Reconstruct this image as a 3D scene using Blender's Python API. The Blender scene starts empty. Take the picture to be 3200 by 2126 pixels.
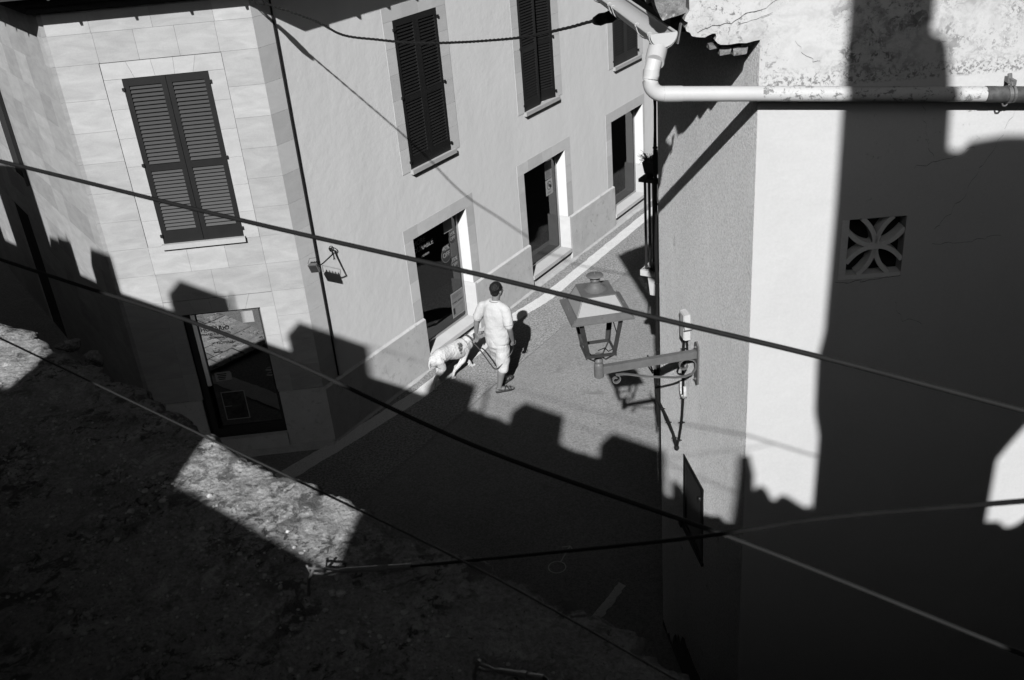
import bpy, bmesh, math, random
from math import sin, cos, radians, pi, atan2, sqrt
from mathutils import Vector, Matrix, noise
from mathutils.geometry import tessellate_polygon
random.seed(7)
V = Vector
COL = bpy.context.scene.collection

# ------------------------------------------------------------------ helpers
def thing(name, label, cat, loc=(0, 0, 0), group=None):
    o = bpy.data.objects.new(name, None)
    o.empty_display_size = .2
    COL.objects.link(o)
    o.location = loc
    o['label'] = label
    o['category'] = cat
    if group:
        o['group'] = group
    return o

def base_of(parent):
    p = V((0, 0, 0))
    while parent is not None:
        p += parent.location
        parent = parent.parent
    return p

def obj(name, bm, m, parent=None, smooth=False, loc=None, label=None):
    """bm holds WORLD coordinates; link as one mesh whose origin is the parent's base (or loc)"""
    b = base_of(parent) if parent is not None else V(loc or (0, 0, 0))
    if isinstance(bm, bpy.types.Mesh):
        me = bm
        me.transform(Matrix.Translation(-b))
        if smooth:
            for p in me.polygons:
                p.use_smooth = True
    else:
        bmesh.ops.recalc_face_normals(bm, faces=bm.faces)
        bm.transform(Matrix.Translation(-b))
        me = bpy.data.meshes.new(name)
        bm.to_mesh(me)
        bm.free()
        for p in me.polygons:
            p.use_smooth = smooth
    if smooth: me.set_sharp_from_angle(angle=radians(48))
    me.materials.clear()
    if isinstance(m, (list, tuple)):
        for x in m:
            me.materials.append(x)
    else:
        me.materials.append(m)
    o = bpy.data.objects.new(name, me)
    COL.objects.link(o)
    if parent is not None:
        o.parent = parent
    else:
        o.location = b
    if label:
        o['label'] = label
    return o

def tag(o, label, cat, group=None):
    o['label'] = label
    o['category'] = cat
    if group:
        o['group'] = group
    return o

def struct(o):
    o['kind'] = 'structure'
    return o

def hexa(bm, c):
    """8 corners: 0-3 bottom loop, 4-7 top loop"""
    v = [bm.verts.new(p) for p in c]
    for f in ((0, 3, 2, 1), (4, 5, 6, 7), (0, 1, 5, 4), (1, 2, 6, 5), (2, 3, 7, 6), (3, 0, 4, 7)):
        bm.faces.new([v[i] for i in f])
    return v

def prism(bm, pts, ext):
    """planar polygon (3D points) extruded by vector ext"""
    a = [bm.verts.new(p) for p in pts]
    b = [bm.verts.new(V(p) + ext) for p in pts]
    n = len(pts)
    for t in tessellate_polygon([[V(p) for p in pts]]):
        bm.faces.new([a[i] for i in t])
        bm.faces.new([b[i] for i in reversed(t)])
    for i in range(n):
        j = (i + 1) % n
        bm.faces.new((a[i], a[j], b[j], b[i]))

def tube(bm, pts, r, n=8, caps=True, flat=None):
    pts = [V(p) for p in pts]
    rs = r if isinstance(r, (list, tuple)) else [r] * len(pts)
    prev = None
    up = V((0.3, 0.2, 1)).normalized()
    for i, p in enumerate(pts):
        d = (pts[min(i + 1, len(pts) - 1)] - pts[max(i - 1, 0)]).normalized()
        x = d.cross(up)
        if x.length < 1e-3:
            x = d.cross(V((1, 0, 0)))
        x.normalize()
        y = d.cross(x).normalized()
        up = -x.cross(d) * -1 if False else up
        ring = [bm.verts.new(p + (x * cos(2 * pi * k / n) + y * sin(2 * pi * k / n)) * rs[i]) for k in range(n)]
        if prev:
            for k in range(n):
                bm.faces.new((prev[k], prev[(k + 1) % n], ring[(k + 1) % n], ring[k]))
        elif caps:
            bm.faces.new(list(reversed(ring)))
        prev = ring
    if caps:
        bm.faces.new(prev)

def lathe(bm, c, prof, n=24, axis=V((0, 0, 1))):
    q = V((0, 0, 1)).rotation_difference(axis)
    prev = None
    for (r, z) in prof:
        ring = [bm.verts.new(V(c) + q @ V((r * cos(2 * pi * k / n), r * sin(2 * pi * k / n), z))) for k in range(n)]
        if prev:
            for k in range(n):
                bm.faces.new((prev[k], prev[(k + 1) % n], ring[(k + 1) % n], ring[k]))
        else:
            bm.faces.new(list(reversed(ring)))
        prev = ring
    bm.faces.new(prev)

def band(bm, pts, side, w, t):
    """flat bar following pts, width w along side, thickness t across"""
    pts = [V(p) for p in pts]
    side = V(side).normalized()
    prev = None
    for i, p in enumerate(pts):
        d = (pts[min(i + 1, len(pts) - 1)] - pts[max(i - 1, 0)]).normalized()
        nrm = d.cross(side).normalized()
        ring = [bm.verts.new(p + side * a * w / 2 + nrm * b * t / 2) for a, b in ((-1, -1), (1, -1), (1, 1), (-1, 1))]
        if prev:
            for k in range(4):
                bm.faces.new((prev[k], prev[(k + 1) % 4], ring[(k + 1) % 4], ring[k]))
        else:
            bm.faces.new(list(reversed(ring)))
        prev = ring
    bm.faces.new(prev)

def ellipsoid(bm, c, r, rot=None, n=16):
    m = Matrix.Translation(V(c)) @ (rot or Matrix.Identity(4)) @ Matrix.Diagonal((*r, 1))
    bmesh.ops.create_uvsphere(bm, u_segments=n, v_segments=n // 2 + 2, radius=1, matrix=m)

def limb(bm, pts, rs, n=14, ell=None, side=None):
    """rounded tapering limb; ell = list of (a,b) section scale along side / across"""
    pts = [V(p) for p in pts]
    P = [pts[0]]; R = [rs[0]]; E = [ell[0] if ell else (1, 1)]
    # resample
    for i in range(len(pts) - 1):
        for k in range(1, 6):
            t = k / 5
            P.append(pts[i].lerp(pts[i + 1], t)); R.append(rs[i] * (1 - t) + rs[i + 1] * t)
            if ell:
                E.append((ell[i][0] * (1 - t) + ell[i + 1][0] * t, ell[i][1] * (1 - t) + ell[i + 1][1] * t))
            else:
                E.append((1, 1))
    d0 = (P[1] - P[0]).normalized(); d1 = (P[-1] - P[-2]).normalized()
    seq = []
    for a in (80, 60, 40, 20):
        seq.append((P[0] - d0 * R[0] * min(E[0]) * sin(radians(a)), R[0] * cos(radians(a)), E[0], d0))
    for i in range(len(P)):
        d = (P[min(i + 1, len(P) - 1)] - P[max(i - 1, 0)]).normalized()
        seq.append((P[i], R[i], E[i], d))
    for a in (20, 40, 60, 80):
        seq.append((P[-1] + d1 * R[-1] * min(E[-1]) * sin(radians(a)), R[-1] * cos(radians(a)), E[-1], d1))
    prev = None
    for p, r, e, d in seq:
        s = V(side) if side is not None else V((0.31, 0.95, 0.05))
        x = (s - d * s.dot(d))
        if x.length < .05:
            x = V((1, 0, 0)) - d * d.x
        x.normalize()
        y = d.cross(x).normalized()
        ring = [bm.verts.new(p + x * cos(2 * pi * k / n) * r * e[0] + y * sin(2 * pi * k / n) * r * e[1]) for k in range(n)]
        if prev:
            for k in range(n):
                bm.faces.new((prev[k], prev[(k + 1) % n], ring[(k + 1) % n], ring[k]))
        else:
            bm.faces.new(list(reversed(ring)))
        prev = ring
    bm.faces.new(prev)

def fuse(bm, voxel, smooth=3, factor=.6):
    """merge overlapping volumes into one continuous skin"""
    bmesh.ops.recalc_face_normals(bm, faces=bm.faces)
    me = bpy.data.meshes.new('tmp'); bm.to_mesh(me); bm.free()
    o = bpy.data.objects.new('tmp', me); COL.objects.link(o)
    r = o.modifiers.new('r', 'REMESH'); r.mode = 'VOXEL'; r.voxel_size = voxel
    if smooth:
        s = o.modifiers.new('s', 'SMOOTH'); s.iterations = smooth; s.factor = factor
    dg = bpy.context.evaluated_depsgraph_get(); dg.update()
    out = bpy.data.meshes.new_from_object(o.evaluated_get(dg))
    bpy.data.objects.remove(o); bpy.data.meshes.remove(me)
    return out

# ------------------------------------------------------------------ materials (a black-and-white world)
def G(v):
    return (v, v, v, 1)

def mat(name, v, rough=.85, mott=.12, mscale=3., fine=.06, fscale=40., bump=.0, bscale=60., bdist=.01, metal=0.,
        spec=.3, stain=None, stretch=None, rot=(0, 0, 0), attr=None, spots=None, detail=6.):
    """procedural grey: value * large mottling * fine grain, optional stains (value, scale, threshold, softness)"""
    m = bpy.data.materials.new(name); m.use_nodes = True
    nt = m.node_tree; N = nt.nodes; L = nt.links
    bs = N['Principled BSDF']
    bs.inputs['Roughness'].default_value = rough
    bs.inputs['Metallic'].default_value = metal
    bs.inputs['Specular IOR Level'].default_value = spec
    tc = N.new('ShaderNodeTexCoord')
    mp = N.new('ShaderNodeMapping'); L.new(tc.outputs['Object'], mp.inputs[0])
    mp.inputs['Rotation'].default_value = rot
    if stretch:
        mp.inputs['Scale'].default_value = stretch
    def noi(scale, det=detail, ro=.6, src=mp.outputs[0], dist=0.):
        n = N.new('ShaderNodeTexNoise'); n.inputs['Scale'].default_value = scale
        n.inputs['Detail'].default_value = det; n.inputs['Roughness'].default_value = ro
        n.inputs['Distortion'].default_value = dist
        L.new(src, n.inputs['Vector']); return n.outputs['Fac']
    def rng(src, a, b, c, d):
        n = N.new('ShaderNodeMapRange'); n.inputs['From Min'].default_value = a; n.inputs['From Max'].default_value = b
        n.inputs['To Min'].default_value = c; n.inputs['To Max'].default_value = d; L.new(src, n.inputs['Value']); return n.outputs[0]
    def mul(a, b):
        n = N.new('ShaderNodeMath'); n.operation = 'MULTIPLY'
        for i, x in enumerate((a, b)):
            if isinstance(x, float): n.inputs[i].default_value = x
            else: L.new(x, n.inputs[i])
        return n.outputs[0]
    val = rng(noi(mscale, dist=.6), .3, .7, v * (1 - mott), v * (1 + mott))
    if fine:
        val = mul(val, rng(noi(fscale, 3., .7, tc.outputs['Object']), .3, .7, 1 - fine, 1 + fine))
    if attr:
        a = N.new('ShaderNodeAttribute'); a.attribute_name = attr
        val = mul(val, a.outputs['Fac'])
    for st in (stain or []):
        sv, ssc, th, so = st[:4]
        s = rng(noi(ssc, 9., .72, tc.outputs['Object'], .5), th, th + so, 0., 1.)
        if len(st) > 6:
            s = mul(s, rng(noi(st[6], 3., .5, tc.outputs['Object'], .2), .46, .60, 0., 1.))
        if len(st) > 4 and st[4]:   # limited to a height band (zlo0,zlo1,zhi0,zhi1) in object space
            sp = N.new('ShaderNodeSeparateXYZ'); L.new(tc.outputs['Object'], sp.inputs[0])
            z0, z1, z2, z3 = st[4]
            s = mul(mul(s, rng(sp.outputs['Z'], z0, z1, 0., 1.)), rng(sp.outputs['Z'], z2, z3, 1., 0.))
            if len(st) > 5 and st[5]:
                x0, x1, x2, x3 = st[5]
                s = mul(mul(s, rng(sp.outputs['X'], x0, x1, 0., 1.)), rng(sp.outputs['X'], x2, x3, 1., 0.))
        mx = N.new('ShaderNodeMix'); mx.data_type = 'FLOAT'
        L.new(s, mx.inputs[0]); L.new(val, mx.inputs[2]); mx.inputs[3].default_value = sv
        val = mx.outputs[0]
    for (c, r, sv) in (spots or []):
        vm = N.new('ShaderNodeVectorMath'); vm.operation = 'SUBTRACT'; L.new(tc.outputs['Object'], vm.inputs[0]); vm.inputs[1].default_value = c
        vs = N.new('ShaderNodeVectorMath'); vs.operation = 'DIVIDE'; L.new(vm.outputs[0], vs.inputs[0]); vs.inputs[1].default_value = r
        ln = N.new('ShaderNodeVectorMath'); ln.operation = 'LENGTH'; L.new(vs.outputs[0], ln.inputs[0])
        ad = N.new('ShaderNodeMath'); ad.operation = 'ADD'; L.new(ln.outputs['Value'], ad.inputs[0]); L.new(rng(noi(28.), .2, .8, -.45, .45), ad.inputs[1])
        s = rng(ad.outputs[0], .85, 1.05, 1., 0.)
        mx = N.new('ShaderNodeMix'); mx.data_type = 'FLOAT'
        L.new(s, mx.inputs[0]); L.new(val, mx.inputs[2]); mx.inputs[3].default_value = sv
        val = mx.outputs[0]
    cb = N.new('ShaderNodeCombineColor')
    for i in range(3):
        L.new(val, cb.inputs[i])
    L.new(cb.outputs[0], bs.inputs['Base Color'])
    if bump:
        b = N.new('ShaderNodeBump'); b.inputs['Strength'].default_value = bump; b.inputs['Distance'].default_value = bdist
        L.new(noi(bscale, 5., .6, tc.outputs['Object']), b.inputs['Height']); L.new(b.outputs[0], bs.inputs['Normal'])
    return m

def glass_mat(name, tint=.7, rough=.0, film=None):
    m = bpy.data.materials.new(name); m.use_nodes = True
    nt = m.node_tree; N = nt.nodes; L = nt.links
    N.remove(N['Principled BSDF'])
    t = N.new('ShaderNodeBsdfTransparent'); t.inputs[0].default_value = G(tint)
    g = N.new('ShaderNodeBsdfGlossy'); g.inputs['Roughness'].default_value = rough; g.inputs['Color'].default_value = G(.9)
    f = N.new('ShaderNodeFresnel'); f.inputs['IOR'].default_value = 1.6
    mx = N.new('ShaderNodeMixShader'); mx.inputs[0].default_value = film or 0.
    if film is None: L.new(f.outputs[0], mx.inputs[0])
    L.new(t.outputs[0], mx.inputs[1]); L.new(g.outputs[0], mx.inputs[2])
    L.new(mx.outputs[0], N['Material Output'].inputs[0])
    return m

M_stoneA = mat('sandstone_cladding', .345, .8, .13, 2.6, .04, 60, .25, 30, .004, attr='tint', stretch=(1, 1, 3.2), rot=(0, .5, .3))
M_stoneF = mat('sandstone_trim', .37, .8, .09, 3, .04, 60, .2, 40, .004, attr='tint', stretch=(1, 1, 2.5), rot=(0, .6, 0))
M_joint = mat('dark_open_joint', .03, .95, .1)
M_plasterB = mat('smooth_lime_render', .67, .9, .045, 1.6, .015, 90, .3, 6, .018, stretch=(1, 1, .3), stain=[(.66, 2.2, .56, .2), (.58, 40, .70, .04)])
M_plinth = mat('limestone_plinth', .50, .85, .10, 3, .06, 50, .3, 30, .006, stain=[(.36, 9, .56, .1), (.30, 30, .64, .05)])
M_trimB = mat('pale_stone_surround', .54, .85, .06, 4, .03, 60, .2, 40, .004, attr='tint', rot=(.5, .4, 0), stretch=(1, 1, 2))
M_sill = mat('pale_stone_sill', .38, .8, .06, 6, .04, 60)
M_shutter = mat('dark_painted_wood', .011, .45, .12, 6, .1, 60, .1, 80, .002, spec=.4)
M_slat = mat('dark_painted_louvre', .048, .42, .15, 10, .15, 80, .1, 90, .002, spec=.5)
M_eave = mat('dark_eave_board', .03, .8, .1)
M_iron = mat('black_iron', .02, .5, .1, spec=.4)
M_cable = mat('black_rubber_cable', .010, .7, .15, 20, spec=.15)
M_cableg = mat('grey_rubber_cable', .016, .5, .15, 20, spec=.4)
M_asph = mat('worn_pale_asphalt', .245, .92, .08, .9, .38, 44, .4, 70, .006, stain=[(.17, 2.1, .60, .10), (.30, 1.3, .58, .15), (.08, 9, .665, .02), (.10, 22, .69, .03)], detail=5)
M_line = mat('worn_white_road_paint', .66, .9, .06, 4, .16, 60, stain=[(.22, 46, .60, .05), (.14, 9, .70, .02)])
M_curb = mat('pale_cement_fillet', .40, .9, .12, 5, .15, 60, .3, 40, .006)
M_rough = mat('roughcast_render', .90, .95, .08, 1.8, .24, 62, 1.0, 80, .012, stain=[(.30, 16, .68, .03), (.50, 5, .62, .1), (.45, 48, .62, .05)], stretch=(1, 1, .35))
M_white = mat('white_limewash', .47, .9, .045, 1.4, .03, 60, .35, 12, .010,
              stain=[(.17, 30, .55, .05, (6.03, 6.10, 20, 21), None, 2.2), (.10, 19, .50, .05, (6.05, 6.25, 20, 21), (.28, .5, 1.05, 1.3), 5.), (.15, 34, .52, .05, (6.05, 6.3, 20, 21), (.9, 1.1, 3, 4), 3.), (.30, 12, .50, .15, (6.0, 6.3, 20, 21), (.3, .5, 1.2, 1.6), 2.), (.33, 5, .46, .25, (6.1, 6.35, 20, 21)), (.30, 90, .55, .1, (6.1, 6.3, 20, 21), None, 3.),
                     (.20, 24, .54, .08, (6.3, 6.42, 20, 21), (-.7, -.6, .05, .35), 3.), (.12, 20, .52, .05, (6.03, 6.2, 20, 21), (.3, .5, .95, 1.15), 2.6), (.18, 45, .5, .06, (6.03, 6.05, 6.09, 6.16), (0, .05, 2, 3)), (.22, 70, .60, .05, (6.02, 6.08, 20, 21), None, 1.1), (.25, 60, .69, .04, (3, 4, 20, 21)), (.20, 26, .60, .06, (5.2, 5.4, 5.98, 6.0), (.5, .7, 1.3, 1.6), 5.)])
M_whiteP = mat('weathered_parapet_plaster', .42, .95, .22, 6, .15, 50, .7, 22, .02,
              stain=[(.17, 26, .58, .08, None, None, 3.), (.10, 60, .62, .05)])
M_stoneR = mat('lichened_rough_stone', .16, .95, .4, 8, .3, 50, .9, 20, .02, stain=[(.38, 22, .58, .06), (.04, 14, .56, .08)])
M_pvc = mat('cream_plastic_pipe', .45, .45, .03, 4, .02, 60, spec=.4, stain=[(.34, 7, .66, .06)])
M_pvcp = mat('cream_pipe_flaking', .45, .5, .04, 4, .03, 60, spec=.35, stain=[(.16, 17, .56, .03, (-.9, -.8, .0, .01)), (.20, 28, .585, .03)])
M_tileR = mat('clay_roof_tile', .22, .9, .25, 6, .15, 40, .5, 25, .01, stain=[(.08, 12, .58, .06)])
M_cement = mat('cement_vent_block', .62, .95, .06, 4, .06, 60, .5, 60, .005)
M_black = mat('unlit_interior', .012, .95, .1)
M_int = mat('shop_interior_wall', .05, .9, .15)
M_glass = glass_mat('mirror_film_glass', .25, 0., .48)
M_glassd = glass_mat('shop_window_glass', .42)
M_alu = mat('brushed_aluminium', .45, .35, .05, spec=.6, metal=.6)
M_paper = mat('printed_paper', .30, .7, .03)
M_paperd = mat('printed_paper_grey', .20, .7, .06)
M_decalw = mat('white_vinyl_letters', .30, .7, .02)
M_decalg = mat('grey_vinyl_letters', .16, .7, .02)
M_decald = mat('dark_vinyl', .03, .6, .02)
M_ink = mat('black_ink', .02, .8, .02)
M_lamp = mat('grey_painted_lamp_metal', .11, .45, .12, 14, .08, 60, .15, 60, .002, spec=.45, stain=[(.30, 30, .68, .03), (.05, 22, .67, .03)])
M_lampb = mat('lamp_bronze_frame', .035, .4, .2, 14, .1, 60, spec=.5)
M_opal = mat('pale_lamp_roof_panel', .25, .4, .05, 6, .04, 60, spec=.5)
M_ledge = mat('lichened_wall_top', .26, .95, .20, 9, .35, 90, 1.0, 70, .007,
              stain=[(.40, 14, .55, .05, None, None, 4.), (.085, 13, .50, .05, None, None, 3.5), (.05, 34, .53, .05, None, None, 6.), (.46, 7.5, .66, .015), (.03, 110, .60, .04), (.48, 90, .65, .04)])
M_batt = mat('rough_battlement_stone', .22, .95, .3, 3, .2, 30, .6, 15, .02)
M_skin = mat('tanned_skin', .165, .5, .06, 10, .05, 60, spec=.35)
M_shirt = mat('pale_polo_cotton', .47, .9, .03, 6, .03, 90, .5, 14, .03)
M_trim = mat('grey_knit_stripe', .28, .9, .03)
M_shorts = mat('white_cotton_shorts', .50, .9, .04, 6, .03, 90, .6, 16, .03)
M_hair = mat('short_black_hair', .008, .5, .3, 30, .3, 90, .9, 70, .012, spec=.25)
M_sandal = mat('dark_sandal_leather', .03, .5, .2, 30, .1, 60)
M_sole = mat('worn_sandal_sole', .10, .7, .1)
M_leash = mat('dark_leather_leash', .05, .5, .2, 30)
M_lead = mat('galvanised_metal', .20, .4, .15, 20, .1, 60, metal=.5, spec=.5)
M_plant = mat('dry_dark_plant', .05, .9, .3, 20)
M_box = mat('white_plastic_box', .48, .5, .03, spec=.4)

# ------------------------------------------------------------------ frames of the facades (measured on the ground plan)
H = 7.53                                                     # camera height above the road
def hv(a): return V((sin(a), cos(a), 0))
AA, AB, AC, AD, AE = (radians(x) for x in (87.592, 34.464, -34.3, -6.132, 92.))
OA = V((-2.62, 11.855, 0)); OC = V((-4.983, 11.756, 0)); OD = V((1.531, 5.647, 0))
FR = {'A': (OA, -hv(AA), V((cos(AA), -sin(AA), 0))),
      'B': (OA, hv(AB), V((cos(AB), -sin(AB), 0))),
      'C': (OC, hv(AC), V((-cos(AC), sin(AC), 0))),
      'D': (OD, hv(AD), V((-cos(AD), sin(AD), 0))),
      'E': (OD, hv(AE), V((cos(AE), -sin(AE), 0)))}
def P(k, s, z, off=0.):
    O, u, n = FR[k]
    return O + u * s + n * off + V((0, 0, z))
def fbox(bm, k, s0, s1, z0, z1, o0, o1):
    return hexa(bm, [P(k, s0, z0, o0), P(k, s1, z0, o0), P(k, s1, z0, o1), P(k, s0, z0, o1),
                     P(k, s0, z1, o0), P(k, s1, z1, o0), P(k, s1, z1, o1), P(k, s0, z1, o1)])
def fpoly(bm, k, pts, o0, o1):
    prism(bm, [P(k, s, z, o0) for s, z in pts], FR[k][2] * (o1 - o0))
def wall(bm, k, s0, s1, z0, z1, holes, depth=.3, off=0.):
    """front skin with rectangular openings and their reveals, closed at the back"""
    ss = sorted({s0, s1} | {h[0] for h in holes} | {h[1] for h in holes})
    zz = sorted({z0, z1} | {h[2] for h in holes} | {h[3] for h in holes})
    def inside(s, z): return any(h[0] < s < h[1] and h[2] < z < h[3] for h in holes)
    for i in range(len(ss) - 1):
        for j in range(len(zz) - 1):
            if not inside((ss[i] + ss[i + 1]) / 2, (zz[j] + zz[j + 1]) / 2):
                for o in (off, off - depth):
                    v = [bm.verts.new(P(k, a, b, o)) for a, b in ((ss[i], zz[j]), (ss[i + 1], zz[j]), (ss[i + 1], zz[j + 1]), (ss[i], zz[j + 1]))]
                    bm.faces.new(v)
    def strip(a, b):
        v = [bm.verts.new(p) for p in (P(k, *a, off), P(k, *b, off), P(k, *b, off - depth), P(k, *a, off - depth))]
        bm.faces.new(v)
    for h in list(holes) + [(s0, s1, z0, z1)]:
        a, b, c, d = h[:4]
        strip((a, c), (b, c)); strip((b, c), (b, d)); strip((b, d), (a, d)); strip((a, d), (a, c))

def tintify(o, lo=.85, hi=1.12, groups=None):
    """one random tint per loose block of a mesh"""
    me = o.data
    at = me.attributes.new('tint', 'FLOAT', 'FACE')
    bm = bmesh.new(); bm.from_mesh(me); bm.faces.ensure_lookup_table()
    seen = {}
    for f in bm.faces:
        if f.index in seen: continue
        t = random.uniform(lo, hi); st = [f]; seen[f.index] = t
        while st:
            g = st.pop()
            for e in g.edges:
                for x in e.link_faces:
                    if x.index not in seen:
                        seen[x.index] = t; st.append(x)
    for i, t in seen.items():
        at.data[i].value = t
    bm.free()

def text_mesh(txt, size, k, s, z, off, m, parent, name='lettering', align='LEFT', bold=0., tilt=0., shear=0.):
    cu = bpy.data.curves.new('txt', 'FONT'); cu.body = txt; cu.size = size; cu.align_x = align; cu.align_y = 'CENTER'
    cu.offset = bold; cu.extrude = .0008; cu.resolution_u = 3; cu.shear = shear
    o = bpy.data.objects.new('txt', cu); COL.objects.link(o)
    dg = bpy.context.evaluated_depsgraph_get(); dg.update()
    me = bpy.data.meshes.new_from_object(o.evaluated_get(dg)); bpy.data.objects.remove(o)
    O, u, n = FR[k]
    if k == 'A': u = -u                                        # read left to right as seen from the street
    R = Matrix.Rotation(tilt, 4, 'Z')
    mt = Matrix(((u.x, 0, n.x, 0), (u.y, 0, n.y, 0), (u.z, 1, n.z, 0), (0, 0, 0, 1)))
    me.transform(Matrix.Translation(P(k, s, z, off)) @ mt @ R)
    return obj(name, me, m, parent)

NB = bmesh.new
def displace(me, fn):
    nn = [0.] * (3 * len(me.vertices)); me.vertices.foreach_get('normal', nn)
    cc = [0.] * (3 * len(me.vertices)); me.vertices.foreach_get('co', cc)
    for i in range(len(me.vertices)):
        c = V(cc[3 * i:3 * i + 3]); n = V(nn[3 * i:3 * i + 3])
        c = fn(c, n); cc[3 * i:3 * i + 3] = c[:]
    me.vertices.foreach_set('co', cc); me.update()

# ------------------------------------------------------------------ ground
ZG = 0.
bm = NB()
gx = [-60, -12] + [-6 + i * .5 for i in range(25)] + [12, 60]
gy = [-40, -10, 0] + [4 + i * .5 for i in range(40)] + [30, 60]
vg = [[bm.verts.new((x, y, (noise.noise(V((x * .35, y * .35, 0))) * .012 if abs(x) < 10 and 2 < y < 25 else 0) - .012)) for x in gx] for y in gy]
for j in range(len(gy) - 1):
    for i in range(len(gx) - 1):
        bm.faces.new((vg[j][i], vg[j][i + 1], vg[j + 1][i + 1], vg[j + 1][i]))
struct(obj('road', bm, M_asph, smooth=True))

def strip_ground(bm, pts, z, th=0.):
    """pts: list of (left, right) xy pairs"""
    prev = None
    for a, b in pts:
        r = (bm.verts.new((*a, z)), bm.verts.new((*b, z)))
        if prev: bm.faces.new((prev[0], prev[1], r[1], r[0]))
        prev = r
# white painted edge line along the street
line = [((-4.9, 9.62), (-4.76, 9.36)), ((-3.9, 10.58), (-3.75, 10.30)), ((-3.08, 11.38), (-2.95, 11.12)), ((-2.47, 12.0), (-2.31, 11.79)), ((-1.56, 12.99), (-1.40, 12.80)),
        ((-.75, 14.14), (-.57, 13.97)), ((.03, 15.36), (.20, 15.20)), ((.61, 16.02), (.77, 15.84)), ((1.6, 17.5), (1.76, 17.34)), ((2.72, 19.2), (2.88, 19.04)), ((6.5, 24.9), (6.68, 24.8))]
bm = NB()
fine = []
for i in range(len(line) - 1):
    (a, b), (c, d) = line[i], line[i + 1]
    n = 14
    for k in range(n):
        t = k / n
        j = lambda: random.uniform(-.010, .010)
        fine.append(((a[0] * (1 - t) + c[0] * t + j(), a[1] * (1 - t) + c[1] * t + j()), (b[0] * (1 - t) + d[0] * t + j(), b[1] * (1 - t) + d[1] * t + j())))
strip_ground(bm, fine, .007)
struct(obj('road_marking', bm, M_line))
bm = NB()
pts = []
for i in range(60):
    q = -1. + i * .3
    a, b = P('B', q, 0, .04), P('B', q, 0, 1.24 + .02 * noise.noise(V((q * 2, 0, 0))))
    pts.append(((a.x, a.y), (b.x, b.y)))
strip_ground(bm, pts, .0035)
struct(obj('road_shoulder', bm, mat('coarse_pale_asphalt', .27, .95, .08, 1.5, .62, 34, .6, 50, .01, stain=[(.10, 30, .66, .03), (.12, 4, .70, .04)])))
# faded arrow-and-ring chalk mark and a worn paint scrap on the dark part of the road
def ground_pt(px, py_):
    return None
bm = NB()
C0 = V((.28, 8.78, .008))
prev = None
for k in range(33):
    a = 2 * pi * k / 32
    r = [bm.verts.new(C0 + V((cos(a) * q, sin(a) * q, 0))) for q in (.092, .104)]
    if prev: bm.faces.new((prev[0], prev[1], r[1], r[0]))
    prev = r
for a, b in (((.33, 8.87), (.46, 9.13)), ((.46, 9.13), (.36, 9.12)), ((.46, 9.13), (.50, 9.01))):
    d = (V((*b, 0)) - V((*a, 0))).normalized(); n = V((-d.y, d.x, 0)) * .006
    vs = [bm.verts.new(V((*q, .008)) + s) for q, s in ((a, n), (a, -n), (b, -n), (b, n))]
    bm.faces.new(vs)
struct(obj('chalk_marking', bm, M_line))
bm = NB()
wp_ = [((.56 + .025 * i + random.uniform(-.01, .01), 7.92 + .035 * i), (.65 + .024 * i + random.uniform(-.015, .015), 7.88 + .033 * i)) for i in range(16)]
strip_ground(bm, wp_, .007)
struct(obj('worn_road_marking', bm, M_line))
# cement fillet where the wall meets the road
bm = NB()
for k, s0, s1 in (('B', .02, 14.), ('A', -.02, 2.33)):
    n = int((s1 - s0) / .12)
    prev = None
    for i in range(n + 1):
        s = s0 + (s1 - s0) * i / n
        w = .085 + .03 * noise.noise(V((s * 3, 0, 1))) + (.05 if k == 'A' else 0)
        r = [bm.verts.new(P(k, s, .045, .03)), bm.verts.new(P(k, s, .03, w * .6)), bm.verts.new(P(k, s, -.012, w + .02))]
        if prev:
            for q in (0, 1): bm.faces.new((prev[q], prev[q + 1], r[q + 1], r[q]))
        prev = r
struct(obj('pavement_edge', bm, M_curb, smooth=True))

# ------------------------------------------------------------------ the wedge-shaped shop building
shop = thing('shop_building', 'wedge shaped two storey corner building with blunt stone clad end and plastered flank',
             'building', (-2.62, 11.855, 0))
W1 = (2.46, 3.46, 3.17, 5.255); W2 = (5.59, 6.63, 3.17, 5.255); W3 = (8.85, 9.91, 3.17, 5.255)
D1 = (2.29, 3.665, .24, 2.165); D2 = (5.42, 6.83, .24, 2.165); D3 = (8.67, 10.08, .24, 2.165)
WA = (.617, 1.61, 3.155, 5.222); DA = (.615, 1.625, .25, 2.165)
TOP = 6.40
bm = NB(); wall(bm, 'B', .315, 14., 0, TOP, [D1, D2, D3, W1, W2, W3, (12.1, 13.5, .24, 2.165)], .30)
obj('side_wall', bm, M_plasterB, shop, label='smooth plastered wall along the lane')
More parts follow.
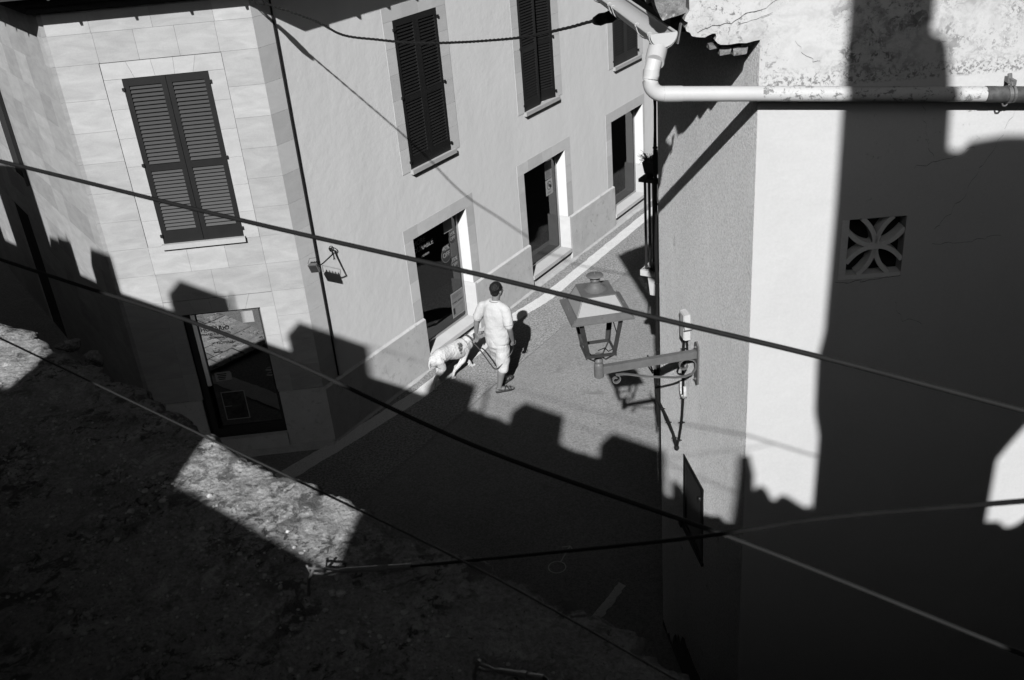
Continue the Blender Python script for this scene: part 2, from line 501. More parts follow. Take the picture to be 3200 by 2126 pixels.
# backing of the clad walls (only seen in the joints)
bm = NB(); wall(bm, 'A', .01, 2.30, 0, TOP, [WA, DA], .28, -.02)
wall(bm, 'C', .01, 14., 0, TOP, [(3.85, 4.87, 3.17, 5.25), (4.97, 6.1, .1, 2.35), (8, 9, 3.17, 5.2)], .28, -.02)
obj('joint_backing', bm, M_joint, shop)
ROWS = [.885, 1.26, 1.635, 2.01, 2.371, 2.76, 3.135, 3.51, 3.885, 4.26, 4.635, 5.01, 5.4185, 5.76, 6.09, TOP]
g = .0012
bm = NB()
jA = {2.371: [.42, 1.12, 1.822], 2.76: [.423, .888, 1.362, 1.825], 5.4185: [.433, .89, 1.355, 1.812], 5.76: [.425, 1.123, 1.818], 6.09: [.6, 1.3, 1.9], .885: [], 0: []}
for i in range(len(ROWS) - 1):
    z0, z1 = ROWS[i], ROWS[i + 1]
    if z0 in (2.371, 2.76, 5.4185, 5.76, 6.09):
        cuts = [0.] + jA[z0] + [2.312]
        segs = [(cuts[j], cuts[j + 1]) for j in range(len(cuts) - 1)]
    else:
        segs = [(0., .4255), (1.8225, 2.312)]
        if False and i % 3 == 1: segs = [(0., .42), (1.817, 2.312)]
    for a, b in segs:
        fbox(bm, 'A', a + g * (a > 0), b - g * (b < 2.3), z0 + g, z1 - g, -.06, 0)
o = obj('stone_cladding', bm, M_stoneA, shop, label='pale stone cladding of the blunt end wall'); tintify(o, .88, 1.10)
# cladding of the left flank
bm = NB()
holesC = [(3.85, 4.87, 3.17, 5.25), (4.97, 6.1, -.1, 2.35)]
for i in range(-1, len(ROWS) - 1):
    z0, z1 = (ROWS[i], ROWS[i + 1]) if i >= 0 else (.0, .885)
    s = 0.; first = True
    while s < 13.9:
        w = random.uniform(.45, .75) if not first else random.choice([.22, .5, .36]); first = False
        e = min(s + w, 14.)
        segs = [(s, e)]
        for h in holesC:
            if z1 > h[2] + .02 and z0 < h[3] - .02:
                ns = []
                for a, b in segs:
                    if b <= h[0] or a >= h[1]: ns.append((a, b))
                    else:
                        if a < h[0] - .02: ns.append((a, h[0]))
                        if b > h[1] + .02: ns.append((h[1], b))
                segs = ns
        for a, b in segs:
            zz0, zz1 = z0, z1
            fbox(bm, 'C', a + g, b - g, zz0 + g, zz1 - g, -.06, 0)
        s = e
o = obj('stone_cladding', bm, M_stoneA, shop, label='stone cladding of the left flank'); tintify(o, .82, 1.10)
# corner quoin strip on the lane side
bm = NB()
for i in range(len(ROWS) - 1):
    fbox(bm, 'B', .0, .298, ROWS[i] + g, ROWS[i + 1] - g, -.05, .0)
o = obj('corner_stone', bm, M_trimB, shop); tintify(o, .80, 1.0)
bm = NB(); fbox(bm, 'B', .298, .316, 0, TOP, -.30, -.035)
obj('joint_backing', bm, M_joint, shop)
# plinths
bm = NB()
hexa(bm, [P('A', -.03, -.05, .001), P('A', .598, -.05, .001), P('A', .598, -.05, .03), P('A', -.03, -.05, .03), P('A', -.03, .883, .001), P('A', .598, .883, .001), P('A', .598, .883, .03), P('A', -.03, .883, .03)])
obj('plinth', bm, M_plinth, shop)
bm = NB(); fbox(bm, 'A', 1.642, 2.34, -.05, .883, .001, .03); obj('plinth', bm, M_plinth, shop)
bm = NB(); fbox(bm, 'A', .60, 1.64, -.05, .245, -.2, .06); obj('door_step', bm, M_plinth, shop)
def plinthB(a, b):
    bm = NB()
    cuts = [a]
    while cuts[-1] < b - .9: cuts.append(cuts[-1] + random.uniform(.55, .85))
    cuts.append(b)
    for j in range(len(cuts) - 1):
        hexa(bm, [P('B', cuts[j] + .001, -.05, -.02), P('B', cuts[j + 1] - .001, -.05, -.02), P('B', cuts[j + 1] - .001, -.05, .05), P('B', cuts[j] + .001, -.05, .05),
                  P('B', cuts[j] + .001, .885, -.02), P('B', cuts[j + 1] - .001, .885, -.02), P('B', cuts[j + 1] - .001, .855, .045), P('B', cuts[j] + .001, .855, .045)])
    obj('plinth', bm, M_plinth, shop)
plinthB(-.01, 2.285); plinthB(3.69, 5.415); plinthB(6.855, 8.665); plinthB(10.1, 14.)
# eaves: boarded soffit, fascia gutter and brackets round the three sides
def eave(bm, o0, o1, z0, z1):
    cA, cB = P('A', 0, 0), OC
    def corner(k1, k2, base, off):
        n1, n2 = FR[k1][2], FR[k2][2]
        d = n1.dot(n2)
        return base + (n1 + n2) * (off / (1 + d))
    pts = []
    for o in (o0, o1):
        pts.append([P('C', 14, 0, o), corner('C', 'A', OC, o), corner('A', 'B', OA, o), P('B', 14, 0, o)])
    for i in range(3):
        hexa(bm, [V((*pts[a][b][:2], z)) for z in (z0, z1) for a, b in ((0, i), (0, i + 1), (1, i + 1), (1, i))])
bm = NB()
eave(bm, .0, .10, 6.03, 6.11); eave(bm, .0, .2, 6.113, 6.19); eave(bm, -.3, .45, 6.245, 6.30); eave(bm, .0, .30, 6.192, 6.243)
obj('eave', bm, M_eave, shop)
bm = NB(); eave(bm, .44, .505, 6.235, 6.36)
for k, s1 in (('A', 2.3), ('B', 13.5), ('C', 13.5)):
    s = .12
    while s < s1:
        fbox(bm, k, s, s + .028, 6.205, 6.37, .42, .522); s += .62
obj('gutter', bm, M_eave, shop)
bm = NB()
eave(bm, -3.2 if False else -.6, .43, 6.302, 6.345)
obj('roof', bm, M_tileR, shop)

def shutter_leaf(bm, bs, k, s0, s1, z0, z1, o, pivot=None, ang=0.):
    """one louvred leaf between s0..s1; bm frame, bs slats"""
    th = .035; st = .062; mid = z0 + (z1 - z0) * .475; bot = .165; top = .085
    n0, m0 = len(bm.verts), len(bs.verts)
    fbox(bm, k, s0 + .003, s0 + st, z0, z1, o, o + th); fbox(bm, k, s1 - st, s1 - .003, z0, z1, o, o + th)
    fbox(bm, k, s0 + st, s1 - st, z0, z0 + bot, o + .002, o + th - .002); fbox(bm, k, s0 + st, s1 - st, z1 - top, z1, o + .002, o + th - .002)
    fbox(bm, k, s0 + st, s1 - st, mid - .04, mid + .04, o + .002, o + th - .002)
    fbox(bm, k, s0 + st, s1 - st, z0 + bot, z1 - top, o + .001, o + .004)
    for a, b in ((z0 + bot, mid - .04), (mid + .04, z1 - top)):
        n = int(round((b - a) / .0465)); p = (b - a) / n
        for i in range(n):
            z = a + p * (i + .5)
            hexa(bs, [P(k, s0 + st, z - .020, o + .030), P(k, s1 - st, z - .020, o + .030), P(k, s1 - st, z - .014, o + .033), P(k, s0 + st, z - .014, o + .033),
                      P(k, s0 + st, z + .013, o + .006), P(k, s1 - st, z + .013, o + .006), P(k, s1 - st, z + .018, o + .009), P(k, s0 + st, z + .018, o + .009)])
    if ang:
        O = P(k, pivot, 0, o); R = Matrix.Translation(O) @ Matrix.Rotation(ang, 4, 'Z') @ Matrix.Translation(-O)
        bm.verts.ensure_lookup_table(); bs.verts.ensure_lookup_table()
        for v in bm.verts[n0:]: v.co = R @ v.co
        for v in bs.verts[m0:]: v.co = R @ v.co

def window_block(k, h, fr, lintel_joints, mfr, ajar=0., label=None, tl=.85, th_=1.05):
    s0, s1, z0, z1 = h; f0, f1, g0, g1 = fr
    bm = NB(); e = .0012
    # lintel voussoirs
    c = [f0] + lintel_joints + [f1]
    for j in range(len(c) - 1):
        a0 = c[j] if isinstance(c[j], tuple) else (c[j], c[j]); a1 = c[j + 1] if isinstance(c[j + 1], tuple) else (c[j + 1], c[j + 1])
        hexa(bm, [P(k, a0[1] + e, z1 + .002, -.12), P(k, a1[1] - e, z1 + .002, -.12), P(k, a1[1] - e, z1 + .002, .006), P(k, a0[1] + e, z1 + .002, .006),
                  P(k, a0[0] + e, g1, -.12), P(k, a1[0] - e, g1, -.12), P(k, a1[0] - e, g1, .006), P(k, a0[0] + e, g1, .006)])
    zz = [g0]
    n = max(3, int(round((z1 - g0) / .375)))
    for i in range(n): 
        a, b = g0 + (z1 - g0) * i / n, g0 + (z1 - g0) * (i + 1) / n
        fbox(bm, k, f0, s0 - .002, a + e, b - e, -.12, .006); fbox(bm, k, s1 + .002, f1, a + e, b - e, -.12, .006)
    w = obj('window', bm, mfr, shop, label=label); tintify(w, tl, th_)
    mid = (s0 + s1) / 2
    for (a, b, pv, an) in ((s0, mid, s0, 0.), (mid, s1, s1, ajar)):
        bf, bs = NB(), NB()
        shutter_leaf(bf, bs, k, a, b, z0 + .012, z1 - .004, -.028 if not an else -.02, pv, an)
        for zz_ in (z0 + .12, (z0 + z1) / 2, z1 - .12):      # hinge straps
            q = s0 - .02 if pv == s0 else s1 - .012
            fbox(bf, k, q, q + .032, zz_ - .018, zz_ + .018, .006, .03)
        off = len(bf.faces)
        me_ = bpy.data.meshes.new('t'); bs.to_mesh(me_); bf.from_mesh(me_); bf.faces.ensure_lookup_table()
        for f in bf.faces[off:]: f.material_index = 1
        obj('shutter', bf, [M_shutter, M_slat], w, label='louvred leaf left slightly ajar' if an else None)
    bm = NB(); fbox(bm, k, s0 - .02, s1 + .075 if k == 'B' else s1 + .03, z0 - .055, z0 + .010, -.05, .055)
    obj('sill', bm, M_sill, w)
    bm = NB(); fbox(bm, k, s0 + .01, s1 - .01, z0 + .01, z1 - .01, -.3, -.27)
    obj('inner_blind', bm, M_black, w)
    return w
window_block('A', WA, (.427, 1.815, 3.135, 5.412), [(.725, .788), (.981, .999), (1.238, 1.224), (1.52, 1.462)][::1], M_stoneF, label='shuttered window of the stone clad end', tl=.94, th_=1.06)
for h, f in ((W1, (2.255, 3.682, 3.157, 5.436)), (W2, (5.385, 6.86, 3.17, 5.436)), (W3, (8.645, 10.14, 3.17, 5.436))):
    w_ = h[1] - h[0]
    window_block('B', h, f, [f[0] + .42, f[0] + .80, f[0] + 1.12], M_trimB, ajar=-.30 if h is W2 else 0.,
                 label={W1: 'shuttered window nearest the stone corner', W2: 'middle shuttered window with a leaf ajar', W3: 'far shuttered window beside the gutter'}[h])
# dark window and door openings of the left flank
bm = NB(); fbox(bm, 'C', 3.85, 4.87, 3.17, 5.25, -.22, -.18); fbox(bm, 'C', 3.82, 3.87, 3.14, 5.28, -.01, .05)
for i in range(30):
    z = 3.25 + i * .065
    hexa(bm, [P('C', 3.9, z, -.15), P('C', 4.85, z, -.15), P('C', 4.85, z, -.14), P('C', 3.9, z, -.14), P('C', 3.9, z + .03, -.19), P('C', 4.85, z + .03, -.19), P('C', 4.85, z + .03, -.18), P('C', 3.9, z + .03, -.18)])
obj('window', bm, M_shutter, shop, label='dark shuttered window of the left flank')
bm = NB(); fbox(bm, 'C', 4.97, 6.1, -.02, 2.35, -.26, -.22)
obj('door', bm, M_shutter, shop, label='dark door of the left flank')

# shop windows along the lane: stone surround, deep sill, glass
def bars(bm, k, s0, s1, z0, z1, n, o, jag=.25, th=.35):
    p = (z1 - z0) / n
    for i in range(n):
        z = z0 + p * i
        e = s1 - random.random() * jag * (s1 - s0)
        v = [bm.verts.new(P(k, a, b, o)) for a, b in ((s0, z), (e, z), (e, z + p * th), (s0, z + p * th))]
        bm.faces.new(v)
def shop_window(h, fr, label):
    s0, s1, z0, z1 = h; f0, f1, g0, g1 = fr; k = 'B'; e = .0012
    bm = NB()
    c = [f0, f0 + .35, f0 + .85, f0 + 1.18, f1]
    for j in range(4): fbox(bm, k, c[j] + e, c[j + 1] - e, z1 + .001, g1, -.17, .006)
    n = 4
    for i in range(n):
        a, b = g0 + (z1 - g0) * i / n, g0 + (z1 - g0) * (i + 1) / n
        fbox(bm, k, f0, s0 - .001, a + e, b - e, -.17, .006); fbox(bm, k, s1 + .001, f1, a + e, b - e, -.17, .006)
    fbox(bm, k, s0 - .001, s0 + .002, z0, g0, -.17, .0); fbox(bm, k, s1 - .012, s1 + .02, z0, g0, -.17, .046)
    fbox(bm, k, s0 + .001, s1 - .013, z0 - .05, z0 + .02, -.18, .062)
    w = obj('shop_window', bm, M_trimB, shop, label=label); tintify(w, .86, 1.08)
    bm = NB(); o = -.178
    fbox(bm, k, s0 + .003, s1 - .013, z0 + .021, z0 + .055, o - .03, o); fbox(bm, k, s1 - .045, s1 - .013, z0 + .055, z1, o - .03, o)
    fbox(bm, k, s0 + .003, s0 + .03, z0 + .055, z1, o - .03, o)
    obj('frame', bm, M_alu, w)
    bm = NB(); fbox(bm, k, s0 + .03, s1 - .045, z0 + .055, z1 - .001, o - .022, o - .016)
    obj('pane', bm, M_glassd, w)
    # room behind
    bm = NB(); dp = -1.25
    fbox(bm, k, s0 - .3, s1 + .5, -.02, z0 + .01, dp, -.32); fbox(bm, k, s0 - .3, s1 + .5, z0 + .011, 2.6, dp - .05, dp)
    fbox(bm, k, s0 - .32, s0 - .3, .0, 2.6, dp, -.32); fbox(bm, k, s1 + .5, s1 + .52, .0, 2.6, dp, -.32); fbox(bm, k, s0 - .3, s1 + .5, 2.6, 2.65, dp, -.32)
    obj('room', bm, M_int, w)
    return w
w1 = shop_window(D1, (2.08, 3.87, .885, 2.36), 'shop window with discount stickers behind the man')
w2 = shop_window(D2, (5.215, 7.03, .885, 2.36), 'middle shop window with a prohibition sign')
w3 = shop_window(D3, (8.45, 10.16, .885, 2.36), 'far shop window')
O = -.190
def sticker(txt1, s, z, r, w):
    bm = NB(); lathe(bm, P('B', s, z, O), [(r, 0), (r, .0012)], 36, FR['B'][2]); d = obj('sticker', bm, M_decalg, w)
    bm = NB(); lathe(bm, P('B', s, z, O + .0016), [(r * .93, 0), (r * .93, .0008)], 36, FR['B'][2]); obj('sticker_face', bm, M_decald, w)
    text_mesh(txt1 + '\nOFF', r * .85, 'B', s, z + r * .40, O + .0036, M_decalw, w, align='CENTER', bold=.0006)
sticker('15%', 3.489, 1.70, .095, w1); sticker('40%', 3.285, 1.50, .132, w1); sticker('35%', 3.475, 1.25, .11, w1)
text_mesh('MORE', .115, 'B', 2.50, 1.955, O + .002, M_decalg, w1, bold=.0008)
text_mesh('DURABLE', .115, 'B', 2.50, 1.845, O + .002, M_decalw, w1, bold=.0008)
text_mesh('MICHELIN', .045, 'B', 2.66, 1.705, O + .002, M_decalw, w1, bold=.0005)
bm = NB(); fpoly(bm, 'B', [(2.46, 1.98), (2.38, 1.90), (2.46, 1.81), (2.44, 1.90)], O, O + .001); obj('sticker', bm, M_decalg, w1)
bm = NB(); fbox(bm, 'B', 3.29, 3.515, 1.845, 2.06, O, O + .001); obj('paper_sheet', bm, M_paper, w1)
bm = NB(); bars(bm, 'B', 3.31, 3.50, 1.858, 1.875, 1, O + .002); obj('printed_lines', bm, M_ink, w1)
def poster(w, s0, s1, z0, z1, fm, im):
    bm = NB(); fbox(bm, 'B', s0, s1, z0, z1, O, O + .001); obj('poster', bm, fm, w)
    bm = NB(); fbox(bm, 'B', s0 + .018, s1 - .018, z0 + .018, z1 - .018, O + .0015, O + .002); obj('poster_print', bm, im, w)
poster(w1, 3.265, 3.607, .365, .80, M_paper, M_paperd)
text_mesh('COMERÇ ADHERIT', .036, 'B', 3.435, .62, O + .003, M_ink, w1, align='CENTER')
bm = NB(); bars(bm, 'B', 3.30, 3.57, .70, .77, 4, O + .003, .4, .2); obj('printed_lines', bm, M_ink, w1)
bm = NB(); bars(bm, 'B', 3.37, 3.57, .42, .53, 6, O + .003, .5, .25)
obj('printed_lines', bm, M_decalw, w1)
bm = NB()
v = [bm.verts.new(P('B', a, b, O + .003)) for a, b in ((3.285, .555), (3.585, .585), (3.585, .595), (3.285, .565))]; bm.faces.new(v)
obj('printed_lines', bm, M_decalw, w1)
bm = NB(); fbox(bm, 'B', 3.295, 3.345, .42, .53, O + .0025, O + .003); obj('poster_print', bm, M_ink, w1)
bm = NB(); fbox(bm, 'B', 6.42, 6.66, 1.395, 1.685, O, O + .001); obj('paper_sheet', bm, M_paper, w2)
bm = NB(); fbox(bm, 'B', 6.42, 6.66, 1.70, 2.02, O, O + .001); obj('paper_sheet', bm, M_paperd, w2)
bm = NB(); prev = None
for k in range(33):
    a = 2 * pi * k / 32; r = [bm.verts.new(P('B', 6.54 + cos(a) * q, 1.57 + sin(a) * q, O + .003)) for q in (.068, .08)]
    if prev: bm.faces.new((prev[0], prev[1], r[1], r[0]))
    prev = r
obj('warning_ring', bm, M_ink, w2)
bm = NB(); v = [bm.verts.new(P('B', a, b, O + .004)) for a, b in ((6.49, 1.628), (6.498, 1.636), (6.59, 1.522), (6.582, 1.512))]; bm.faces.new(v); obj('warning_slash', bm, M_ink, w2)
bm = NB(); ellipsoid(bm, P('B', 6.54, 1.575, O + .002), (.035, .035, .022), n=12); obj('warning_figure', bm, M_ink, w2)
bm = NB(); bars(bm, 'B', 6.46, 6.62, 1.43, 1.46, 2, O + .003); obj('printed_lines', bm, M_ink, w2)
bm = NB(); bars(bm, 'B', 6.44, 6.63, 1.73, 1.98, 9, O + .003, .4, .2)
obj('printed_lines', bm, M_ink, w2)

# entrance door in the blunt end
k = 'A'
bm = NB(); e = .0012
c = [.417, (.72, .80), (.98, 1.0), (1.24, 1.22), (1.5, 1.44), 1.82]
for j in range(5):
    a0 = c[j] if isinstance(c[j], tuple) else (c[j], c[j]); a1 = c[j + 1] if isinstance(c[j + 1], tuple) else (c[j + 1], c[j + 1])
    hexa(bm, [P(k, a0[1] + e, 2.166, -.12), P(k, a1[1] - e, 2.166, -.12), P(k, a1[1] - e, 2.166, .006), P(k, a0[1] + e, 2.166, .006),
              P(k, a0[0] + e, 2.365, -.12), P(k, a1[0] - e, 2.365, -.12), P(k, a1[0] - e, 2.365, .006), P(k, a0[0] + e, 2.365, .006)])
for a, b in ((.885, 1.3), (1.3, 1.75), (1.75, 2.166)):
    fbox(bm, k, .417, .613, a + e, b - e, -.12, .006); fbox(bm, k, 1.627, 1.82, a + e, b - e, -.12, .006)
dr = obj('shop_door', bm, M_stoneF, shop, label='glazed entrance door covered in notices'); tintify(dr, .9, 1.05)
bm = NB()
for a, b, c0, c1 in ((.615, .655, .25, 2.165), (1.545, 1.625, .25, 2.165)): fbox(bm, k, a, b, c0, c1, -.14, -.05)
fbox(bm, k, .655, 1.545, .25, .36, -.14, -.06); fbox(bm, k, .655, 1.545, 2.125, 2.165, -.14, -.06)
obj('frame', bm, M_eave, dr)
bm = NB(); fbox(bm, k, 1.487, 1.545, 1.05, 2.125, -.125, -.062); obj('metal_edge', bm, M_alu, dr)
bm = NB(); fbox(bm, k, .62, .632, .9, 2.12, -.05, -.042); obj('metal_edge', bm, M_alu, dr)
bm = NB(); fbox(bm, k, .655, 1.487, .36, 2.125, -.112, -.104); obj('pane', bm, M_glass, dr)
for z in (1.195, 1.115):
    bm = NB(); tube(bm, [P(k, .735, z, -.08), P(k, .67, z, -.06), P(k, .64, z + .01, -.08)], .006, 6)
    obj('handle', bm, M_alu, dr)
O = -.103
bm = NB(); fbox(bm, k, .745, .90, 1.92, 2.085, O, O + .001); obj('paper_sheet', bm, M_paper, dr)
text_mesh('HORARIO', .085, 'A', 1.47, 1.875, O + .002, M_ink, dr, bold=.001)
text_mesh('MARTES A SABADOS', .042, 'A', 1.475, 1.80, O + .002, M_ink, dr)
text_mesh('DOMINGOS', .042, 'A', 1.375, 1.742, O + .002, M_ink, dr)
text_mesh('NOMINA', .055, 'A', 1.30, 1.66, O + .002, M_ink, dr)
bm = NB()
for a, b, c0, c1 in ((1.19, 1.49, 1.915, 1.918), (1.19, 1.193, 1.70, 1.915), (1.487, 1.49, 1.70, 1.915)): fbox(bm, k, a, b, c0, c1, O, O + .001)
bars(bm, k, 1.25, 1.40, 1.52, 1.56, 1, O + .001)
obj('printed_lines', bm, M_ink, dr)
bm = NB(); prism(bm, [P(k, s, z, O) for s, z in ((1.428, 1.22), (1.225, 1.228), (1.205, 1.20), (1.21, 1.095), (1.43, 1.085))], FR[k][2] * .001); obj('paper_sheet', bm, M_paper, dr)
bm = NB()
for i in range(4): fbox(bm, k, 1.27 + .01 * i, 1.40 - .012 * (i % 2), 1.185 - i * .026, 1.200 - i * .026, O + .0015, O + .002)
obj('printed_lines', bm, M_ink, dr)
bm = NB()
for a, b, c0, c1 in ((1.09, 1.412, .90, .912), (1.09, 1.412, .466, .478), (1.09, 1.102, .478, .90), (1.40, 1.412, .478, .90), (1.30, 1.40, .68, .688)): fbox(bm, k, a, b, c0, c1, O, O + .002)
obj('poster_border', bm, M_paper, dr)
bm = NB(); fbox(bm, k, 1.102, 1.40, .478, .90, O - .0005, O + .0005); obj('poster_print', bm, mat('dark_photo_print', .03, .6, .9, 9, .3, 20), dr)
# dark room behind the entrance
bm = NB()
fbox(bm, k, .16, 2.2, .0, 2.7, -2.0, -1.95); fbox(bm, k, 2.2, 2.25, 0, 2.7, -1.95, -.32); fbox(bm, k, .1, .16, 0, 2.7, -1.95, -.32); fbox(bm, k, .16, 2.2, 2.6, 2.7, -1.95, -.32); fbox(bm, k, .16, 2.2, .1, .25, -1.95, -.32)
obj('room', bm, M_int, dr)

# ------------------------------------------------------------------ corner house on the right
house = thing('corner_house', 'white corner house filling the right side, with roughcast flank and rough parapet', 'building', (1.531, 5.647, 0))
VB = (.54, .928, 4.805, 5.208)
bm = NB(); wall(bm, 'E', .0, 7.5, 0, 9.2, [VB], .35)
me_e = obj('front_wall', bm, M_white, house, label='bright limewashed front wall')
WD = (.875, 1.415, 1.86, 2.61)
bm = NB(); wall(bm, 'D', .004, 2.12, 0, 6.345, [WD], .30)
obj('side_wall', bm, M_rough, house, label='grainy roughcast side wall')
# rough plaster parapet return that oversails the flank
bm = NB()
par = [(-.003, 9.2), (-.399, 9.2), (-.399, 6.574), (-.398, 6.518), (-.418, 6.49), (-.425, 6.468), (-.405, 6.455), (-.409, 6.443), (-.418, 6.425), (-.414, 6.41), (-.395, 6.40), (-.384, 6.381), (-.36, 6.374), (-.334, 6.37),
       (-.31, 6.368), (-.293, 6.377), (-.27, 6.385), (-.252, 6.384), (-.247, 6.365), (-.255, 6.348), (-.24, 6.33), (-.224, 6.321), (-.18, 6.317), (-.124, 6.322), (-.08, 6.318), (-.034, 6.327), (-.003, 6.330)]
fpoly(bm, 'E', par, -.20, .012)
bmesh.ops.triangulate(bm, faces=bm.faces)
obj('parapet', bm, M_white, house, smooth=False, label='flaking plaster parapet end')
# broken brick ends below the parapet
bm = NB()
for s, z, w, h in ((-.10, 6.265, .085, .05), (-.185, 6.27, .07, .045), (-.25, 6.30, .06, .03), (-.06, 6.30, .08, .03)):
    hexa(bm, [P('E', s - w / 2, z - h / 2 + .004, -.10), P('E', s + w / 2, z - h / 2, -.10), P('E', s + w / 2 - .006, z - h / 2 + .006, -.045), P('E', s - w / 2 + .006, z - h / 2, -.045),
              P('E', s - w / 2, z + h / 2, -.10), P('E', s + w / 2, z + h / 2, -.10), P('E', s + w / 2, z + h / 2, -.04), P('E', s - w / 2, z + h / 2, -.045)])
obj('broken_brick', bm, M_stoneR, house)
# dark lichened verge stone next to the tiles
bm = NB()
fpoly(bm, 'E', [(-.403, 9.2), (-.62, 9.2), (-.60, 6.62), (-.575, 6.54), (-.548, 6.484), (-.536, 6.468), (-.50, 6.476), (-.46, 6.485), (-.409, 6.497)], -.30, -.02)
bmesh.ops.subdivide_edges(bm, edges=bm.edges, cuts=2, use_grid_fill=True)
for v in bm.verts: v.co += noise.noise_vector(v.co * 9) * .012
obj('verge_stone', bm, M_stoneR, house)
# ventilation block
bm = NB()
a0, a1, b0, b1 = VB
fbox(bm, 'E', a0, a0 + .045, b0, b1, -.09, -.006); fbox(bm, 'E', a0 + .045, a1, b0, b0 + .028, -.09, -.006)
cx, cz = (a0 + .045 + a1) / 2, (b0 + .028 + b1) / 2
hx, hz = (a1 - a0 - .045) / 2, (b1 - b0 - .028) / 2
lathe(bm, P('E', cx, cz, -.09), [(.034, 0), (.034, .081)], 24, FR['E'][2])
for sx in (-1, 1):
    for sz in (-1, 1):
        for sw in (0, 1):
            pts = []
            for i in range(13):
                t = i / 12
                p0, p1, p2 = V((.02, .10)), V((.065, .62)), V((.56, 1.0))
                q = p0 * (1 - t) ** 2 + p1 * 2 * t * (1 - t) + p2 * t * t
                if sw: q = V((q.y, q.x))
                pts.append(P('E', cx + sx * q.x * hx, cz + sz * q.y * hz, -.048 + .0006 * sw + .0003 * sz))
            band(bm, pts, FR['E'][2], .082, .030)
obj('vent_block', bm, M_cement, house, label='cement vent block with four petals')
bm = NB(); fbox(bm, 'E', a0 + .001, a1 - .001, b0 + .001, b1 - .001, -.12, -.092); obj('vent_shade_sheet', bm, M_black, house)  # black sheet close behind the ribs stands in for the shade inside the vent
# shuttered window of the flank
bm = NB(); s0, s1, z0, z1 = WD
fbox(bm, 'D', s0 + .003, s1 - .003, z0 + .003, z1 - .003, -.05, -.012)
for i in range(16):
    z = z0 + .05 + i * .042
    hexa(bm, [P('D', s0 + .06, z, -.004), P('D', s1 - .06, z, -.004), P('D', s1 - .06, z + .004, .0), P('D', s0 + .06, z + .004, .0),
              P('D', s0 + .06, z + .03, -.018), P('D', s1 - .06, z + .03, -.018), P('D', s1 - .06, z + .034, -.014), P('D', s0 + .06, z + .034, -.014)])
for a, b, c0, c1 in ((s0 + .003, s0 + .06, z0, z1), (s1 - .06, s1 - .003, z0, z1), (s0 + .06, s1 - .06, z1 - .05, z1), (s0 + .06, s1 - .06, z0, z0 + .05)):
    fbox(bm, 'D', a, b, c0 + .003, c1 - .003, -.012, .006)
fbox(bm, 'D', s1 + .0, s1 + .06, z0 - .045, z0 + .02, .0, .03); fbox(bm, 'D', s0 - .02, s1 + .02, z0 - .03, z0, .0, .02)
ellipsoid(bm, P('D', s0 + .04, 2.49, .02), (.016, .016, .022), n=10)
obj('window', bm, M_shutter, house, label='small dark shuttered window')
# damp dark render at the foot of the flank
bm = NB()
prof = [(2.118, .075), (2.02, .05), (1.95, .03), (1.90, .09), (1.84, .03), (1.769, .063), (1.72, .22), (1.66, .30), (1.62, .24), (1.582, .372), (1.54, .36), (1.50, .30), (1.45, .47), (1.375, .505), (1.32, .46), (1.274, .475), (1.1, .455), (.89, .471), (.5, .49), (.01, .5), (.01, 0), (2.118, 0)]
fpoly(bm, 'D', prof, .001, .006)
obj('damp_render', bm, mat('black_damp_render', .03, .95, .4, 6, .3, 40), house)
# roof: slope of half-round clay tiles rising from the gutter, low end towards the lane
def DP(s, off, z): return P('D', s, z, off)
bm = NB()
for i in range(13):
    s = .40 + i * .165
    for (ds, rr, up, zz) in ((0, .075, 1, .0), (.0825, .07, -1, .012)):
        prev = None
        for j in range(8):
            t = j / 7
            off = .47 + random.uniform(-.006, .006) - t * 2.4; z = 6.505 + t * .86 + zz
            ring = []
            for q in range(7):
                a = pi * q / 6
                ring.append(bm.verts.new(DP(s + ds + cos(a) * rr, off, z + up * sin(a) * rr * .62)))
            if prev:
                for q in range(6): bm.faces.new((prev[q], prev[q + 1], ring[q + 1], ring[q]))
            prev = ring
rt = obj('roof_tile', bm, M_tileR, house, smooth=True)
md = rt.modifiers.new('thick', 'SOLIDIFY'); md.thickness = .014
bm = NB(); hexa(bm, [DP(.33, .42, 6.40), DP(2.4, .42, 6.40), DP(2.4, -2., 7.2), DP(.33, -2., 7.2), DP(.33, .42, 6.44), DP(2.4, .42, 6.44), DP(2.4, -2., 7.26), DP(.33, -2., 7.26)])
hexa(bm, [DP(.33, .42, 6.35), DP(2.4, .42, 6.35), DP(2.4, .0, 6.35), DP(.33, .0, 6.35), DP(.33, .42, 6.395), DP(2.4, .42, 6.395), DP(2.4, .0, 6.395), DP(.33, .0, 6.395)])
obj('roof_deck', bm, M_eave, house)

# gutter with clips, end cap, outlet and the downpipe that crosses to the front
GX, GZ, GR = .542, 6.405, .0735
ga, gb = .055, 2.6
gut = thing('rain_gutter', 'cream half round plastic gutter along the tiled eave with a ring of clips', 'gutter', (.99, 5.6, 6.3))
bm = NB(); prev = None
for s in (ga, gb):
    ring = []
    for rr in (GR, GR - .004):
        rg = range(0, 13) if rr == GR else range(12, -1, -1)
        for q in rg:
            a = pi + pi * q / 12
            ring.append(bm.verts.new(DP(s, GX + cos(a) * rr, GZ + .022 * (s - ga) + sin(a) * rr)))
    if prev:
        n = len(ring)
        for q in range(n): bm.faces.new((prev[q], prev[(q + 1) % n], ring[(q + 1) % n], ring[q]))
    prev = ring
for sg in (-1, 1):
    tube(bm, [DP(ga, GX + sg * GR, GZ + .003), DP(gb, GX + sg * GR, GZ + .003 + .022 * (gb - ga))], .009, 8)
obj('trough', bm, M_pvc, gut, smooth=True)
bm = NB()
cap = [DP(ga - .012, GX + cos(pi + pi * q / 24) * (GR + .004), GZ + .008 + sin(pi + pi * q / 24) * (GR + .004)) for q in range(25)]
